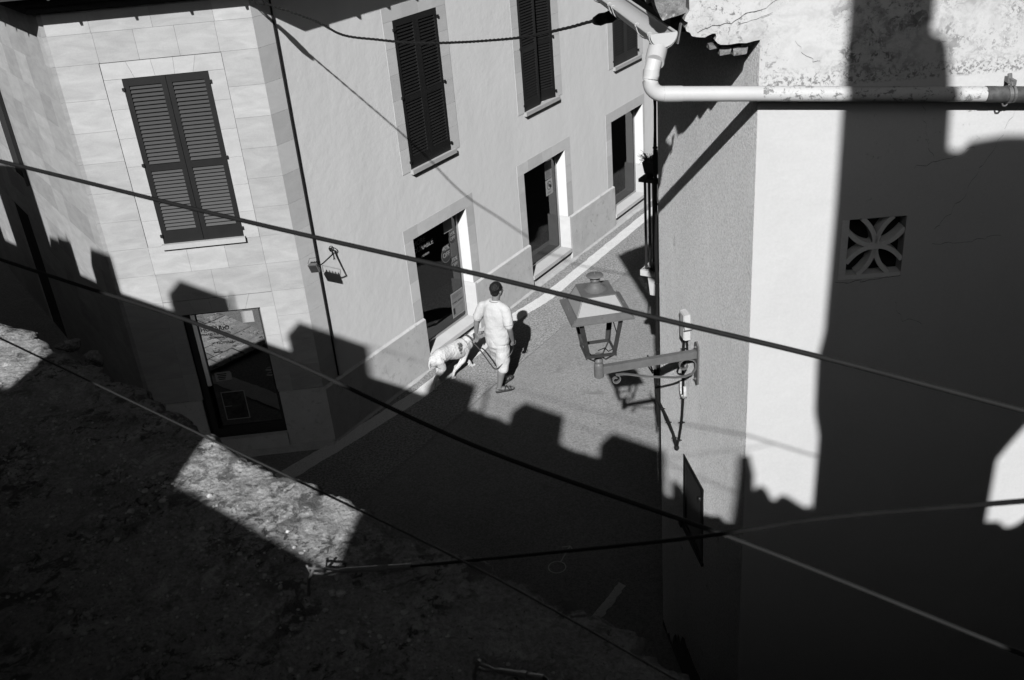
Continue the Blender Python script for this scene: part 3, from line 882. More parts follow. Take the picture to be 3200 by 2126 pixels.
prism(bm, cap, hv(AD) * .014)
obj('end_cap', bm, M_pvc, gut)
for s in (.07, .34, .92, 1.02, 1.55, 2.1):
    bm = NB(); zz = .022 * (s - ga)
    band(bm, [DP(s, GX + cos(pi + pi * q / 16) * (GR + .007), GZ + zz + sin(pi + pi * q / 16) * (GR + .007)) for q in range(17)], hv(AD), .028, .004)
    tube(bm, [DP(s, GX + GR + .0 + .011 * cos(2 * pi * q / 10), GZ + zz + .004 + .011 * sin(2 * pi * q / 10)) for q in range(11)], .0035, 6)
    obj('clip', bm, M_pvc, gut)
bm = NB(); hexa(bm, [DP(s_, GX - GR - o_, z_) for z_, dd in ((6.345, .0), (6.455, .0)) for s_, o_ in ((.045, .004 if z_ < 6.4 else .024), (.07, .004 if z_ < 6.4 else .024), (.07, .012 if z_ < 6.4 else .032), (.045, .012 if z_ < 6.4 else .032))])
obj('fascia_bracket', bm, M_lead, gut)

pipe = thing('downpipe', 'cream plastic downpipe dropping from the gutter then running level across the white wall', 'pipe', (.93, 5.55, 6.1))
YP = 5.545
def px(x, z, y=YP): return V((x, y, z))
# vertical leg (leans outwards), elbow, level run
A0 = DP(.14, GX - .002, 6.350); A1 = V((.925, 5.58, 6.270)); A2 = V((.905, 5.56, 6.225)); E0 = V((.897, 5.55, 6.185))
bm = NB(); tube(bm, [A0, A0.lerp(A1, .5), A1], [.052, .056, .054], 20); obj('outlet', bm, M_pvc, pipe, smooth=True)
bm = NB(); tube(bm, [A1 + V((0, 0, .012)), A2], [.044, .044], 20); obj('coupling', bm, M_pvc, pipe, smooth=True)
bm = NB(); tube(bm, [A2 + V((0, 0, .012)), A2.lerp(E0, .5), E0], [.0465, .0465, .0455], 20); obj('collar', bm, M_pvc, pipe, smooth=True)
slope = -.0845                                                # the run falls towards the right
dirp = V((1, .0, slope)).normalized(); dirp = V((cos(radians(0.)), -.035 * 0, slope)).normalized()
R0 = V((.972, 5.545, 6.098))
pts = []
c = V((.972, 5.547, 6.175))
for i in range(9):
    a = pi + (pi / 2) * i / 8
    pts.append(c + V((cos(a) * .077, 0, sin(a) * .077)))
bm = NB(); tube(bm, [E0] + pts, .044, 20); obj('elbow', bm, M_pvc, pipe, smooth=True)
bm = NB(); tube(bm, [R0 + V((-.004, 0, 0)), R0 + dirp * .10], .0455, 22); obj('socket', bm, M_pvc, pipe, smooth=True)
R1 = R0 + dirp * 2.01
bm = NB(); tube(bm, [R0 + dirp * .10, R0 + dirp * .55], .0430, 22); obj('pipe_run', bm, M_pvc, pipe, smooth=True)
def run_pt(t):
    x = R0 + dirp * t
    if t > .55: x.y -= (t - .55) * .03
    return x
bm = NB(); tube(bm, [run_pt(.55 + i * .158) for i in range(9)], .0428, 22); obj('pipe_run', bm, M_pvcp, pipe, smooth=True, label='peeling painted part of the pipe')
bm = NB(); tube(bm, [run_pt(1.815), run_pt(1.875)], .046, 22); tube(bm, [run_pt(1.876), run_pt(3.6)], .0450, 22); obj('pipe_run', bm, mat('bare_dark_pipe', .06, .6, .4, 9, .3, 30, stain=[(.4, 8, .56, .05)]), pipe, smooth=True, label='bare dark end of the pipe')
q = run_pt(1.945)
bm = NB()
band(bm, [q + V((.0, cos(2 * pi * i / 24) * .0475, sin(2 * pi * i / 24) * .0475)) for i in range(25)], (1, 0, 0), .020, .004)
band(bm, [q + V((.024, cos(2 * pi * i / 24) * .0475, sin(2 * pi * i / 24) * .0475)) for i in range(25)], (1, 0, 0), .014, .004)
fbox(bm, 'E', 1.395, 1.415, 5.985, 6.015, .0, .11)
tube(bm, [q + V((0, -.02, .045)), q + V((-.006, -.02, .065)), q + V((.006, -.01, .072)), q + V((.012, -.015, .05))], .006, 8)
tube(bm, [q + V((.02, .03, .05)), q + V((.025, .06, .10))], .013, 8)
tube(bm, [q + V((-.03, -.01, -.046)), q + V((-.024, -.01, -.06)), q + V((-.008, -.01, -.062)), q + V((0, -.01, -.05))], .005, 8)
obj('clamp', bm, M_lead, pipe, label='rusty pipe clamp')

# cracks in the limewash, thin dark grooves proud of nothing: shallow dark ridges
def crack(bm, k, pts, w=.003, o=.0015, sub=10, amp=.012, seed=0):
    P2 = []
    for i in range(len(pts) - 1):
        for j in range(sub):
            t = j / sub; P2.append((pts[i][0] * (1 - t) + pts[i + 1][0] * t, pts[i][1] * (1 - t) + pts[i + 1][1] * t))
    P2.append(pts[-1])
    prev = None
    for i, (s, z) in enumerate(P2):
        n1 = noise.noise(V((s * 22 + seed, z * 22, 0))) * amp; n2 = noise.noise(V((s * 22, z * 22 + seed, 5))) * amp
        ww = w * (.5 + .9 * abs(noise.noise(V((s * 40, z * 40, seed)))))
        r = [bm.verts.new(P(k, s + n1, z + n2 + d, o)) for d in (-ww / 2, ww / 2)]
        if prev: bm.faces.new((prev[0], prev[1], r[1], r[0]))
        prev = r
bm = NB(); crack(bm, 'E', [(-.35, 6.40), (-.27, 6.43), (-.17, 6.43), (-.08, 6.48), (-.0, 6.49)], .006, .0135); obj('plaster_crack', bm, M_joint, house)
bm = NB(); crack(bm, 'E', [(.0, 6.49), (.08, 6.53), (.17, 6.56), (.28, 6.60)], .004, .0018); obj('plaster_crack', bm, M_joint, house)
bm = NB(); crack(bm, 'E', [(-.13, 6.42), (-.02, 6.45), (.06, 6.47)], .003, .0138, seed=3); obj('plaster_crack', bm, M_joint, house)
bm = NB(); crack(bm, 'E', [(1.50, 5.85), (1.35, 5.5), (1.22, 5.25), (1.1, 5.1)], .004, .0018, seed=5, amp=.03); obj('plaster_crack', bm, M_joint, house)
bm = NB(); crack(bm, 'E', [(1.30, 5.62), (1.15, 5.55), (.95, 5.52)], .003, .0018, seed=6, amp=.03); obj('plaster_crack', bm, M_joint, house)
bm = NB(); crack(bm, 'E', [(.95, 5.9), (.98, 5.7), (1.05, 5.55)], .003, .0018, seed=7, amp=.03); obj('plaster_crack', bm, M_joint, house)
bm = NB(); crack(bm, 'E', [(.68, 4.79), (.78, 4.80), (.93, 4.81)], .005, .0018, seed=8); obj('plaster_crack', bm, M_joint, house)
bm = NB(); crack(bm, 'E', [(.52, 4.80), (.60, 4.79), (.68, 4.795)], .005, .0018, seed=9); obj('plaster_crack', bm, M_joint, house)
bm = NB(); crack(bm, 'E', [(.535, 4.80), (.53, 5.0), (.535, 5.21)], .003, .0018, seed=10, amp=.005); obj('plaster_crack', bm, M_joint, house)
bm = NB(); crack(bm, 'E', [(.9, 4.62), (.98, 4.5), (1.1, 4.46)], .003, .0018, seed=11, amp=.03); obj('plaster_crack', bm, M_joint, house)
bm = NB(); crack(bm, 'E', [(1.1, 5.02), (1.3, 5.0), (1.5, 5.03)], .003, .0018, seed=12, amp=.03); obj('plaster_crack', bm, M_joint, house)
bm = NB(); crack(bm, 'E', [(.2, 6.30), (.26, 6.22), (.33, 6.18)], .003, .0018, seed=13, amp=.03); obj('plaster_crack', bm, M_joint, house)

# ------------------------------------------------------------------ neighbour house beyond, with its balcony
neigh = thing('neighbour_house', 'house just past the white corner house, showing only its railed balcony', 'building', (1.9, 9, 0))
# its wall stands back from the corner house
def NP(x, y, z): return V((x, y, z))
NC = V((1.575, 10.7, 0)); nu = hv(radians(34)); nn_ = V((nu.y, -nu.x, 0))     # nu along the street, nn_ into the house
def NQ(a, b, z): return NC + nu * a + nn_ * b + V((0, 0, z))
def nbox(bm, a0, a1, b0, b1, z0, z1): hexa(bm, [NQ(a0, b0, z0), NQ(a1, b0, z0), NQ(a1, b1, z0), NQ(a0, b1, z0), NQ(a0, b0, z1), NQ(a1, b0, z1), NQ(a1, b1, z1), NQ(a0, b1, z1)])
bm = NB(); nbox(bm, -1.2, 9, .85, 4., 0, 6.0)
obj('wall', bm, M_rough, neigh)
bm = NB(); nbox(bm, 0, 1.7, 0, .85, 2.65, 2.72)
bal = obj('balcony', bm, M_white, neigh)
bm = NB(); hexa(bm, [NQ(a, b, z) for z, e in ((2.38, .02), (2.648, .0)) for a, b in ((.05 + e, .07 + e), (1.6, .07 + e), (1.6, .85), (.05 + e, .85))])
obj('corbel', bm, M_white, bal)
bm = NB()
for i in range(15): tube(bm, [NQ(.05, .065 + i * .052, 2.72), NQ(.05, .065 + i * .052, 3.80)], .0085, 6)
for i in range(15): tube(bm, [NQ(.05 + i * .11, .05, 2.72), NQ(.05 + i * .11, .05, 3.80)], .0085, 6)
nbox(bm, 0, 1.7, 0, .09, 3.801, 3.84); nbox(bm, .0, .09, .092, .85, 3.801, 3.84)
hexa(bm, [NQ(.02, .02, 3.841), NQ(1.7, .02, 3.841), NQ(1.7, .10, 3.841), NQ(.02, .10, 3.841), NQ(.04, .04, 3.86), NQ(1.7, .04, 3.86), NQ(1.7, .08, 3.86), NQ(.04, .08, 3.86)])
obj('railing', bm, M_iron, bal)
# planter on the rail and dry plants
pot = thing('potted_plant', 'dry wiry plant in a dark trough hung on the balcony rail', 'plant', NQ(.3, .06, 3.86), 'plants on the balcony')
bm = NB(); hexa(bm, [NQ(.12, .02, 3.865), NQ(.75, .02, 3.865), NQ(.75, .18, 3.865), NQ(.12, .18, 3.865), NQ(.10, .0, 4.0), NQ(.77, .0, 4.0), NQ(.77, .20, 4.0), NQ(.10, .20, 4.0)])
obj('trough', bm, M_iron, pot)
def wisps(bm, c, n, r, hgt):
    for i in range(n):
        a = random.uniform(0, 2 * pi); p = V(c) + V((cos(a), sin(a), 0)) * random.uniform(0, r * .5)
        q = p + V((cos(a) * r * .6, sin(a) * r * .6, hgt * random.uniform(.3, 1))); w = q + V((cos(a) * r * .5, sin(a) * r * .5, -hgt * random.uniform(-.2, .5)))
        tube(bm, [p, q, w], [.003, .0022, .001], 4)
bm = NB(); wisps(bm, NQ(.2, .05, 3.98), 70, .09, .10); wisps(bm, NQ(.5, .08, 3.98), 50, .08, .12); obj('foliage', bm, M_plant, pot)
pot2 = thing('potted_plant', 'low dry creeper lying on the balcony slab behind the bars', 'plant', NQ(.1, .2, 2.72), 'plants on the balcony')
bm = NB(); wisps(bm, NQ(.06, .14, 2.72), 80, .08, .06); wisps(bm, NQ(.06, .32, 2.72), 80, .09, .08); obj('foliage', bm, M_plant, pot2)

# ------------------------------------------------------------------ street lamp on its bracket
LX, LY = .640, 6.60
lamp = thing('street_lamp', 'square tapered lantern with flared roof and round finial on a scrolled wall bracket', 'lamp', (LX, LY, 3.69))
uD = hv(AD); nD = FR['D'][2]
def LP(a, b, z):                                               # a along the wall (away), b out from the wall
    return V((LX, LY, z)) + uD * a - nD * -b
def ring4(h, z, c=(0, 0)): return [LP(c[0] + sa * h, c[1] + sb * h, z) for sa, sb in ((-1, -1), (-1, 1), (1, 1), (1, -1))]
def loft(bm, A, B):
    a = [bm.verts.new(p) for p in A]; b = [bm.verts.new(p) for p in B]
    for i in range(4): bm.faces.new((a[i], a[(i + 1) % 4], b[(i + 1) % 4], b[i]))
    return a, b
SK = .232; zS = 4.285
bm = NB()   # flared skirt: sloping brim
a, b = loft(bm, ring4(SK, zS), ring4(.178, zS + .030)); c_, d_ = loft(bm, ring4(SK, zS - .012), ring4(.178, zS - .006))
loft(bm, ring4(SK, zS - .012), ring4(SK, zS))
for i in range(8):
    p = [(-1, -1), (-1, 0), (-1, 1), (0, 1), (1, 1), (1, 0), (1, -1), (0, -1)][i]
    lathe(bm, LP(p[0] * .205, p[1] * .205, zS + .012), [(.005, 0), (.005, .012), (.002, .016)], 8)
loft(bm, ring4(.180, zS + .028), ring4(.186, zS + .032))
obj('brim', bm, M_lamp, lamp)
bm = NB(); loft(bm, ring4(.178, zS + .030), ring4(.121, 4.435)); obj('roof_panel', bm, M_opal, lamp)
bm = NB()
q0 = ring4(.178, zS + .031); q1 = ring4(.121, 4.436)
for i in range(4): tube(bm, [q0[i], q1[i]], .0045, 6)
v1, v2 = loft(bm, ring4(.123, 4.434), ring4(.123, 4.444)); bm.faces.new(v2)
loft(bm, ring4(.04, 4.446), ring4(.123, 4.4445))
obj('cap_plate', bm, M_lamp, lamp)
bm = NB()
lathe(bm, LP(0, 0, 4.4445), [(.088, 0), (.088, .006), (.066, .016), (.056, .03), (.040, .045), (.032, .052), (.032, .062), (.036, .068), (.036, .076), (.030, .082), (.030, .096), (.058, .100), (.064, .106), (.060, .112), (.035, .120), (.006, .123), (.005, .138), (.001, .140)], 28)
obj('finial', bm, M_lamp, lamp, smooth=True)
bm = NB()
tp = ring4(.165, zS - .010); bt = ring4(.112, 3.945)
for i in range(4):
    d = (bt[i] - tp[i]).normalized(); ctr = V((LX, LY, tp[i].z)); out = (tp[i] - ctr).normalized()
    for ax in (0, 1):
        j = (i + 1) % 4 if ax == 0 else (i - 1) % 4
        e_ = (tp[j] - tp[i]).normalized()
        band(bm, [tp[i] + e_ * .015, bt[i] + e_ * .015], e_, .032, .005)
    band(bm, [bt[i], bt[(i + 1) % 4]], (0, 0, 1), .022, .012)
    lathe(bm, bt[i] + V((0, 0, -.02)), [(.003, 0), (.007, .008), (.004, .02)], 8)
for i in range(4):
    e0 = bt[i]; mid_ = V((LX, LY, 3.885)).lerp(V((e0.x, e0.y, 3.885)), .42)
    tube(bm, [e0, mid_ + V((0, 0, -.012)), V((LX, LY, 3.89)).lerp(mid_, .3)], .0065, 6)
obj('cage', bm, M_lampb, lamp)
bm = NB(); tube(bm, [LP(-.10, -.10, 4.22), LP(-.13, -.12, 4.12), LP(-.115, -.11, 4.0), LP(-.09, -.06, 3.96), LP(-.02, -.05, 3.955), LP(0, 0, 3.93)], .004, 6); obj('lamp_wire', bm, M_cable, lamp)
bm = NB(); lathe(bm, LP(0, 0, 3.70), [(.030, 0), (.038, .006), (.038, .10), (.034, .118), (.030, .125), (.034, .135), (.034, .15), (.026, .158), (.026, .20)], 20); obj('socket_post', bm, M_lamp, lamp, smooth=True)
WT = 1.060                                                     # bracket position along the flank
root = P('D', WT, 3.772, 0.)
bm = NB(); tipc = V((LX, LY, 3.762))
dr_ = (tipc - root).normalized(); sd_ = V((dr_.y, -dr_.x, 0)).normalized(); up_ = V((0, 0, 1))
def abox(bm, p0, p1, w, h):
    hexa(bm, [p0 + sd_ * -w - up_ * h, p0 + sd_ * w - up_ * h, p1 + sd_ * w - up_ * h, p1 - sd_ * w - up_ * h, p0 - sd_ * w + up_ * h, p0 + sd_ * w + up_ * h, p1 + sd_ * w + up_ * h, p1 - sd_ * w + up_ * h])
abox(bm, root + dr_ * .012, tipc - dr_ * .03, .021, .0315)
obj('arm', bm, M_lamp, lamp)
bm = NB(); fpoly(bm, 'D', [(WT - .045, 3.52), (WT, 3.49), (WT + .045, 3.52), (WT + .045, 3.85), (WT, 3.88), (WT - .045, 3.85)], .001, .014)
for z in (3.55, 3.83): lathe(bm, P('D', WT, z, .012), [(.010, 0), (.010, .012), (.004, .018)], 8, nD)
obj('wall_plate', bm, M_lamp, lamp)
bm = NB()
def scroll(c, r0, r1, a0, a1, n=22): return [(c[0] + (r0 + (r1 - r0) * i / n) * cos(a0 + (a1 - a0) * i / n), c[1] + (r0 + (r1 - r0) * i / n) * sin(a0 + (a1 - a0) * i / n)) for i in range(n + 1)]
# (distance from wall, height): inner scroll, long brace, outer scroll
in_ = scroll((.105, 3.685), .020, .052, radians(-200), radians(90))[::1]
path = in_ + [(.075, 3.735), (.035, 3.72), (.018, 3.69), (.018, 3.64), (.045, 3.60), (.10, 3.585), (.18, 3.588), (.40, 3.635), (.56, 3.685)]
path += [(.60, 3.693), (.64, 3.695)] + scroll((.655, 3.655), .040, .014, radians(95), radians(95 + 400), 26)
band(bm, [root + V((dr_.x, dr_.y, 0)) * a + V((0, 0, b - 3.772)) for a, b in path], sd_, .026, .007)
obj('scroll', bm, M_lamp, lamp)

# ------------------------------------------------------------------ small fittings of the flank
bm = NB()
jb = thing('junction_box', 'white plastic electric box fixed to the roughcast wall above the lamp bracket', 'electric box', P('D', 1.30, 3.8, 0))
fbox(bm, 'D', 1.235, 1.335, 3.80, 4.02, .004, .05); fbox(bm, 'D', 1.24, 1.33, 3.805, 4.015, .05, .058)
obj('case', bm, M_box, jb)
bm = NB(); lathe(bm, P('D', 1.36, 3.99, .004), [(.022, 0), (.022, .04), (.015, .045)], 14, nD); fbox(bm, 'D', 1.34, 1.36, 3.84, 3.98, .004, .03); obj('cap', bm, M_box, jb)
bm = NB(); tube(bm, [P('D', 1.19, 3.915, .0), P('D', 1.19, 3.915, .07)], .004, 6); tube(bm, [P('D', 1.19, 3.915, .062), P('D', 1.235, 3.94, .06)], .003, 6)
obj('fixing_pin', bm, M_lead, jb)
bm = NB()
hp = [(-.052, .075), (-.062, .03), (-.058, -.01), (-.035, -.04), (0, -.05), (.035, -.04), (.058, -.01), (.062, .03), (.052, .075)]
band(bm, [P('D', 1.345 + (-a) * .9, 3.27 + b, .010 + .02) for a, b in hp], nD, .022, .012)
tube(bm, [P('D', 1.345, 3.22, 0), P('D', 1.345, 3.22, .03)], .006, 6)
tag(obj('wall_hook', bm, mat('flaked_white_iron', .5, .6, .1, stain=[(.05, 30, .56, .05)]), loc=P('D', 1.345, 3.25, 0)), 'U shaped hook with flaking white paint below the lamp bracket', 'hook')
vcab = thing('wall_cable', 'black cable clipped in a V shape on the roughcast wall under the lamp', 'cable', P('D', 1.55, 2.6, 0))
bm = NB()
right = [(1.315, 3.80), (1.335, 3.76), (1.352, 3.70), (1.360, 3.55), (1.362, 3.33), (1.370, 3.15), (1.395, 3.0), (1.43, 2.87), (1.475, 2.74), (1.53, 2.63), (1.545, 2.60)]
left = [(1.545, 2.60), (1.60, 2.63), (1.66, 2.655), (1.76, 2.68), (1.86, 2.705), (1.96, 2.71), (2.06, 2.715), (2.15, 2.72), (2.20, 2.78), (2.22, 2.87), (2.215, 3.0)]
tube(bm, [P('D', s, z, .022) for s, z in right], .011, 8)
tube(bm, [P('D', s, z, .020) for s, z in left], .013, 8)
tube(bm, [P('D', s + .008, z - .012, .026 + .006 * sin(i * 2)) for i, (s, z) in enumerate(left)], .008, 6)
tube(bm, [P('D', 1.25, 3.80, .025), P('D', 1.235, 3.70, .025), P('D', 1.20, 3.64, .02)], .008, 6)
ellipsoid(bm, P('D', 1.548, 2.585, .022), (.022, .022, .03), n=10)
obj('cable_run', bm, M_cable, vcab, smooth=True)
for s, z in ((1.36, 3.66), (1.362, 3.20), (1.41, 2.93), (1.49, 2.70), (1.62, 2.64), (1.80, 2.69), (2.0, 2.712)):
    bm = NB(); tube(bm, [P('D', s - .022, z + .01, .0), P('D', s - .016, z + .012, .05), P('D', s + .02, z - .012, .03)], .0045, 6); ellipsoid(bm, P('D', s, z, .02), (.017, .017, .012), n=8)
    obj('clip', bm, M_cable, vcab)
# bundle dropping down the far corner of the flank
bm = NB(); bundle = thing('corner_cable_bundle', 'thick black cable bundle hanging down the far edge of the roughcast wall', 'cable', P('D', 2.16, 2, 0))
pts = []
zz = 6.28
while zz > 2.35:
    pts.append(P('D', 2.128 + .006 * noise.noise(V((zz * 3, 0, 0))), zz, .018 + .004 * noise.noise(V((0, zz * 3, 0))))); zz -= .12
tube(bm, pts, .0115, 8)
tube(bm, [p + V((.006 * sin(i), .0, 0)) + nD * .008 for i, p in enumerate(pts)], .008, 6)
tube(bm, [P('D', 2.135, 4.4, .016), P('D', 2.135, 3.6, .02), P('D', 2.135, 2.9, .016)], .014, 8)
for z in (5.1, 4.62, 3.9, 3.25, 2.9): ellipsoid(bm, P('D', 2.13, z, .02), (.022, .022, .012), n=8)
tube(bm, [P('D', 2.16, 3.0, .06), P('D', 2.13, 3.1, .11), P('D', 2.10, 3.17, .14)], .007, 6); tube(bm, [P('D', 2.16, 3.02, .06), P('D', 2.15, 3.12, .09), P('D', 2.14, 3.2, .11)], .007, 6)
obj('cable_run', bm, M_cable, bundle, smooth=True)

# ------------------------------------------------------------------ fittings of the lane wall
seam = NB(); pts = []
z = 5.95
while z > .87: pts.append(P('B', .306 + .003 * noise.noise(V((z * 5, 1, 0))), z, .012)); z -= .06
tube(seam, pts, .0135, 8)
tag(obj('seam_cable', seam, M_cable, loc=P('B', .3, .9, 0), smooth=True), 'black cable running straight down the seam between stone corner and plaster', 'cable')
fl = thing('floodlight', 'small square floodlight with black cooling fins on a curved arm by the corner seam', 'light', P('B', .30, 2.6, 0))
c = V((-2.40, 11.70, 2.72)); d = V((.10, .34, 0)).normalized()
ax = V((-.25, -.92, -.28)).normalized(); sx = V((.93, -.30, .12)); sx = (sx - ax * sx.dot(ax)).normalized(); sy = ax.cross(sx).normalized()
def fx(a, b, t): return c + sx * a + sy * b + ax * t
bm = NB(); hexa(bm, [fx(-.055, -.055, .0), fx(.055, -.055, .0), fx(.055, .055, .0), fx(-.055, .055, .0), fx(-.062, -.062, .05), fx(.062, -.062, .05), fx(.062, .062, .05), fx(-.062, .062, .05)]); obj('case', bm, M_lead, fl)
bm = NB(); hexa(bm, [fx(-.05, -.05, .051), fx(.05, -.05, .051), fx(.05, .05, .051), fx(-.05, .05, .051), fx(-.05, -.05, .056), fx(.05, -.05, .056), fx(.05, .05, .056), fx(-.05, .05, .056)]); obj('lens', bm, M_lampb, fl)
bm = NB()
for i in range(5): hexa(bm, [fx(-.05 + i * .023, -.05, -.04), fx(-.043 + i * .023, -.05, -.04), fx(-.043 + i * .023, .05, -.04), fx(-.05 + i * .023, .05, -.04), fx(-.05 + i * .023, -.05, 0), fx(-.043 + i * .023, -.05, 0), fx(-.043 + i * .023, .05, 0), fx(-.05 + i * .023, .05, 0)])
obj('cooling_fin', bm, M_cable, fl)
bm = NB()
wp = P('B', .565, 2.70, .0)
tube(bm, [fx(.06, 0, .0), fx(.10, .0, -.05), wp + V((-.03, -.02, -.06)) + FR['B'][2] * .09, wp + FR['B'][2] * .05, wp], [.008, .008, .010, .012, .012], 8)
tube(bm, [wp + FR['B'][2] * .04 + V((cos(a) * .03, 0, sin(a) * .04)) for a in [i * .55 for i in range(13)]], .006, 6)
tube(bm, [fx(-.065, .065, .02), fx(-.07, .08, -.07), fx(.07, .08, -.07), fx(.065, .065, .02)], .003, 5)
for q in ((.02, -.1), (.045, -.16), (.0, -.17), (.07, -.15)): pass
tube(bm, [wp + FR['B'][2] * .02, P('B', .61, 2.62, .01), P('B', .61, 2.55, .01)], .004, 5); tube(bm, [P('B', .61, 2.56, .01), P('B', .595, 2.53, .01)], .003, 5); tube(bm, [P('B', .61, 2.56, .01), P('B', .625, 2.525, .01)], .003, 5)
obj('arm', bm, M_cable, fl, smooth=True)

# overhead twisted cable across the lane, with its clamps
def catm(pts, n=10):
    out = []; p = [V(q) for q in pts]; p = [p[0] * 2 - p[1]] + p + [p[-1] * 2 - p[-2]]
    for i in range(1, len(p) - 2):
        for j in range(n):
            t = j / n; out.append(.5 * ((2 * p[i]) + (p[i + 1] - p[i - 1]) * t + (2 * p[i - 1] - 5 * p[i] + 4 * p[i + 1] - p[i + 2]) * t * t + (3 * p[i] - p[i - 1] - 3 * p[i + 1] + p[i + 2]) * t ** 3))
    out.append(p[-2]); return out
tw = catm([(-2.62, 11.75, 6.06), (-2.44, 11.45, 6.00), (-1.73, 10.6, 5.868), (-1.36, 9.9, 5.82), (-1.0, 9.6, 5.80), (-.66, 9.3, 5.80), (-.26, 8.95, 5.835), (.267, 8.25, 5.96), (.62, 7.8, 6.085), (.85, 7.5, 6.18), (1.32, 7.0, 6.30)], 16)
bm = NB()
L_ = 0
for ph in (0, 2 * pi / 3, 4 * pi / 3):
    pp = []; l = 0
    for i, p in enumerate(tw):
        if i: l += (tw[i] - tw[i - 1]).length
        a = l * 38 + ph; pp.append(p + V((cos(a) * .006 * .8, cos(a) * .006 * .6, sin(a) * .006)))
    tube(bm, pp, .0075, 6)
ov = thing('overhead_cable', 'black twisted cable sagging across the lane from the stone corner to the gutter', 'cable', (-.2, 9, 5.8))
obj('cable_run', bm, M_cable, ov, smooth=True)
bm = NB(); q = V((.86, 7.49, 6.185)); dd = (tw[-20] - tw[-30]).normalized()
tube(bm, [q - dd * .10, q - dd * .07, q - dd * .02, q + dd * .04, q + dd * .10, q + dd * .16], [.014, .032, .045, .040, .045, .02], 10)
obj('clamp', bm, M_cable, ov)
bm = NB(); tube(bm, [V((-2.50, 11.56, 6.02)), V((-2.44, 11.45, 6.00)), V((-2.38, 11.34, 5.985)), V((-2.34, 11.27, 5.975))], [.012, .034, .034, .012], 10)
tube(bm, [V((-2.62, 11.75, 6.0)), V((-2.52, 11.6, 5.975)), V((-2.36, 11.3, 5.965))], .006, 6)
obj('clamp', bm, M_cable, ov)

# ------------------------------------------------------------------ lines in the near foreground (measured direction * distance along y)
def near_line(name, dirs, ys, dia, label, m=M_cable, ext=(1.6, 1.2)):
    # 1/y is linear along the picture line of a straight wire
    n = len(dirs); xs = [d[2] for d in dirs]
    pts = []
    for i in range(n):
        t = (xs[i] - xs[0]) / (xs[-1] - xs[0])
        y = 1 / ((1 - t) / ys[0] + t / ys[1])
        pts.append(V((dirs[i][0] * y, y, H + dirs[i][1] * y)))
    a = pts[0] + (pts[0] - pts[1]).normalized() * ext[0] if ext[0] else None
    b = pts[-1] + (pts[-1] - pts[-2]).normalized() * ext[1] if ext[1] else None
    full = ([a] if a else []) + pts + ([b] if b else [])
    cur = catm(full, 8)
    bm = NB(); tube(bm, cur, dia / 2, 10)
    o = obj(name, bm, m, loc=full[0], smooth=True)
    tag(o, label, 'wire', 'wires strung across the foreground')
    return pts
near_line('wire', [(-.5011, -.2662, 0), (-.2777, -.3499, 739), (-.0312, -.4373, 1492), (.1582, -.5082, 2034), (.3593, -.5818, 2576), (.6077, -.6799, 3200)], (2.6, 1.5), .0105,
          'uppermost and thickest foreground wire, passing in front of the man\'s head and the lamp roof', ext=(2.5, 1.0))
near_line('wire', [(-.5345, -.3712, 0), (-.3066, -.4892, 739), (-.0526, -.6618, 1492), (.265, -.8387, 2305), (.6729, -1.0876, 3200)], (2.3, 1.2), .0088,
          'dark wire crossing the door of the blunt end and ending low at the right', ext=(2.0, .3))
near_line('wire', [(-.5637, -.4629, 0), (-.3575, -.6229, 678), (-.081, -.8387, 1464), (.1863, -1.0767, 2115)], (2.15, 1.30), .0048,
          'thinnest wire lying low just above the lichened stone wall top', M_cableg, ext=(1.2, .25))
p4 = near_line('wire', [(-.154, -.8341, 1285), (.1815, -.8294, 2102), (.3749, -.8161, 2576), (.6296, -.817, 3200)], (1.62, .86), .0064,
          'dark wire rising to the right from the metal tensioner on the stone wall', ext=(0, .6))
def tensioner(a, b, label):
    a, b = V(a), V(b); d = (b - a); up = V((0, 0, 1)); sd = d.normalized().cross(up).normalized()
    t = thing('wire_tensioner', label, 'tensioner', a, 'metal tensioners of the foreground wires')
    bm = NB(); tube(bm, [a.lerp(b, .30), a.lerp(b, .36), a.lerp(b, .70)], [.004, .0062, .0062], 10); tube(bm, [a.lerp(b, .76), b], [.0062, .0062], 10); obj('sleeve', bm, M_lead, t, smooth=True)
    bm = NB(); q = a.lerp(b, .73); tube(bm, [a.lerp(b, .69), a.lerp(b, .78)], .0085, 8); obj('nut', bm, M_lead, t)
    bm = NB()
    e = a.lerp(b, .30)
    tube(bm, [e, a.lerp(b, .2) + up * .006, a + up * .016 + sd * .004, a - d * .02 + up * .020, a + up * .0, a.lerp(b, .14) - up * .006, e], .0028, 6)
    tube(bm, [a.lerp(b, .06) + up * .02, a + sd * .01 - up * .01, a - up * .09 - d * .1], .004, 6)
    obj('eye_hook', bm, M_lead, t, smooth=True)
e4 = p4[0]; d4 = (-.2827, 1., -.8299); y4 = 1.70
tensioner((d4[0] * y4, y4, H + d4[2] * y4), e4, 'galvanised tensioner with an open hook in the middle of the dark wall top')
y5 = 1.42; a5 = V((-.0875 * y5, y5, H - 1.0184 * y5)); y6 = 1.30; b5 = V((.0025 * y6 + .0, y6, H - 1.0505 * y6)); 
tensioner(a5, b5, 'galvanised tensioner cut off by the bottom edge of the photo')
bm = NB(); tube(bm, catm([b5, V((.05, 1.26, H - 1.36)), V((.4, 1.0, H - 1.30))], 6), .0045, 8)
tag(obj('wire', bm, M_cableg, loc=b5, smooth=True), 'short pale wire leaving the picture at the bottom edge', 'wire', 'wires strung across the foreground')

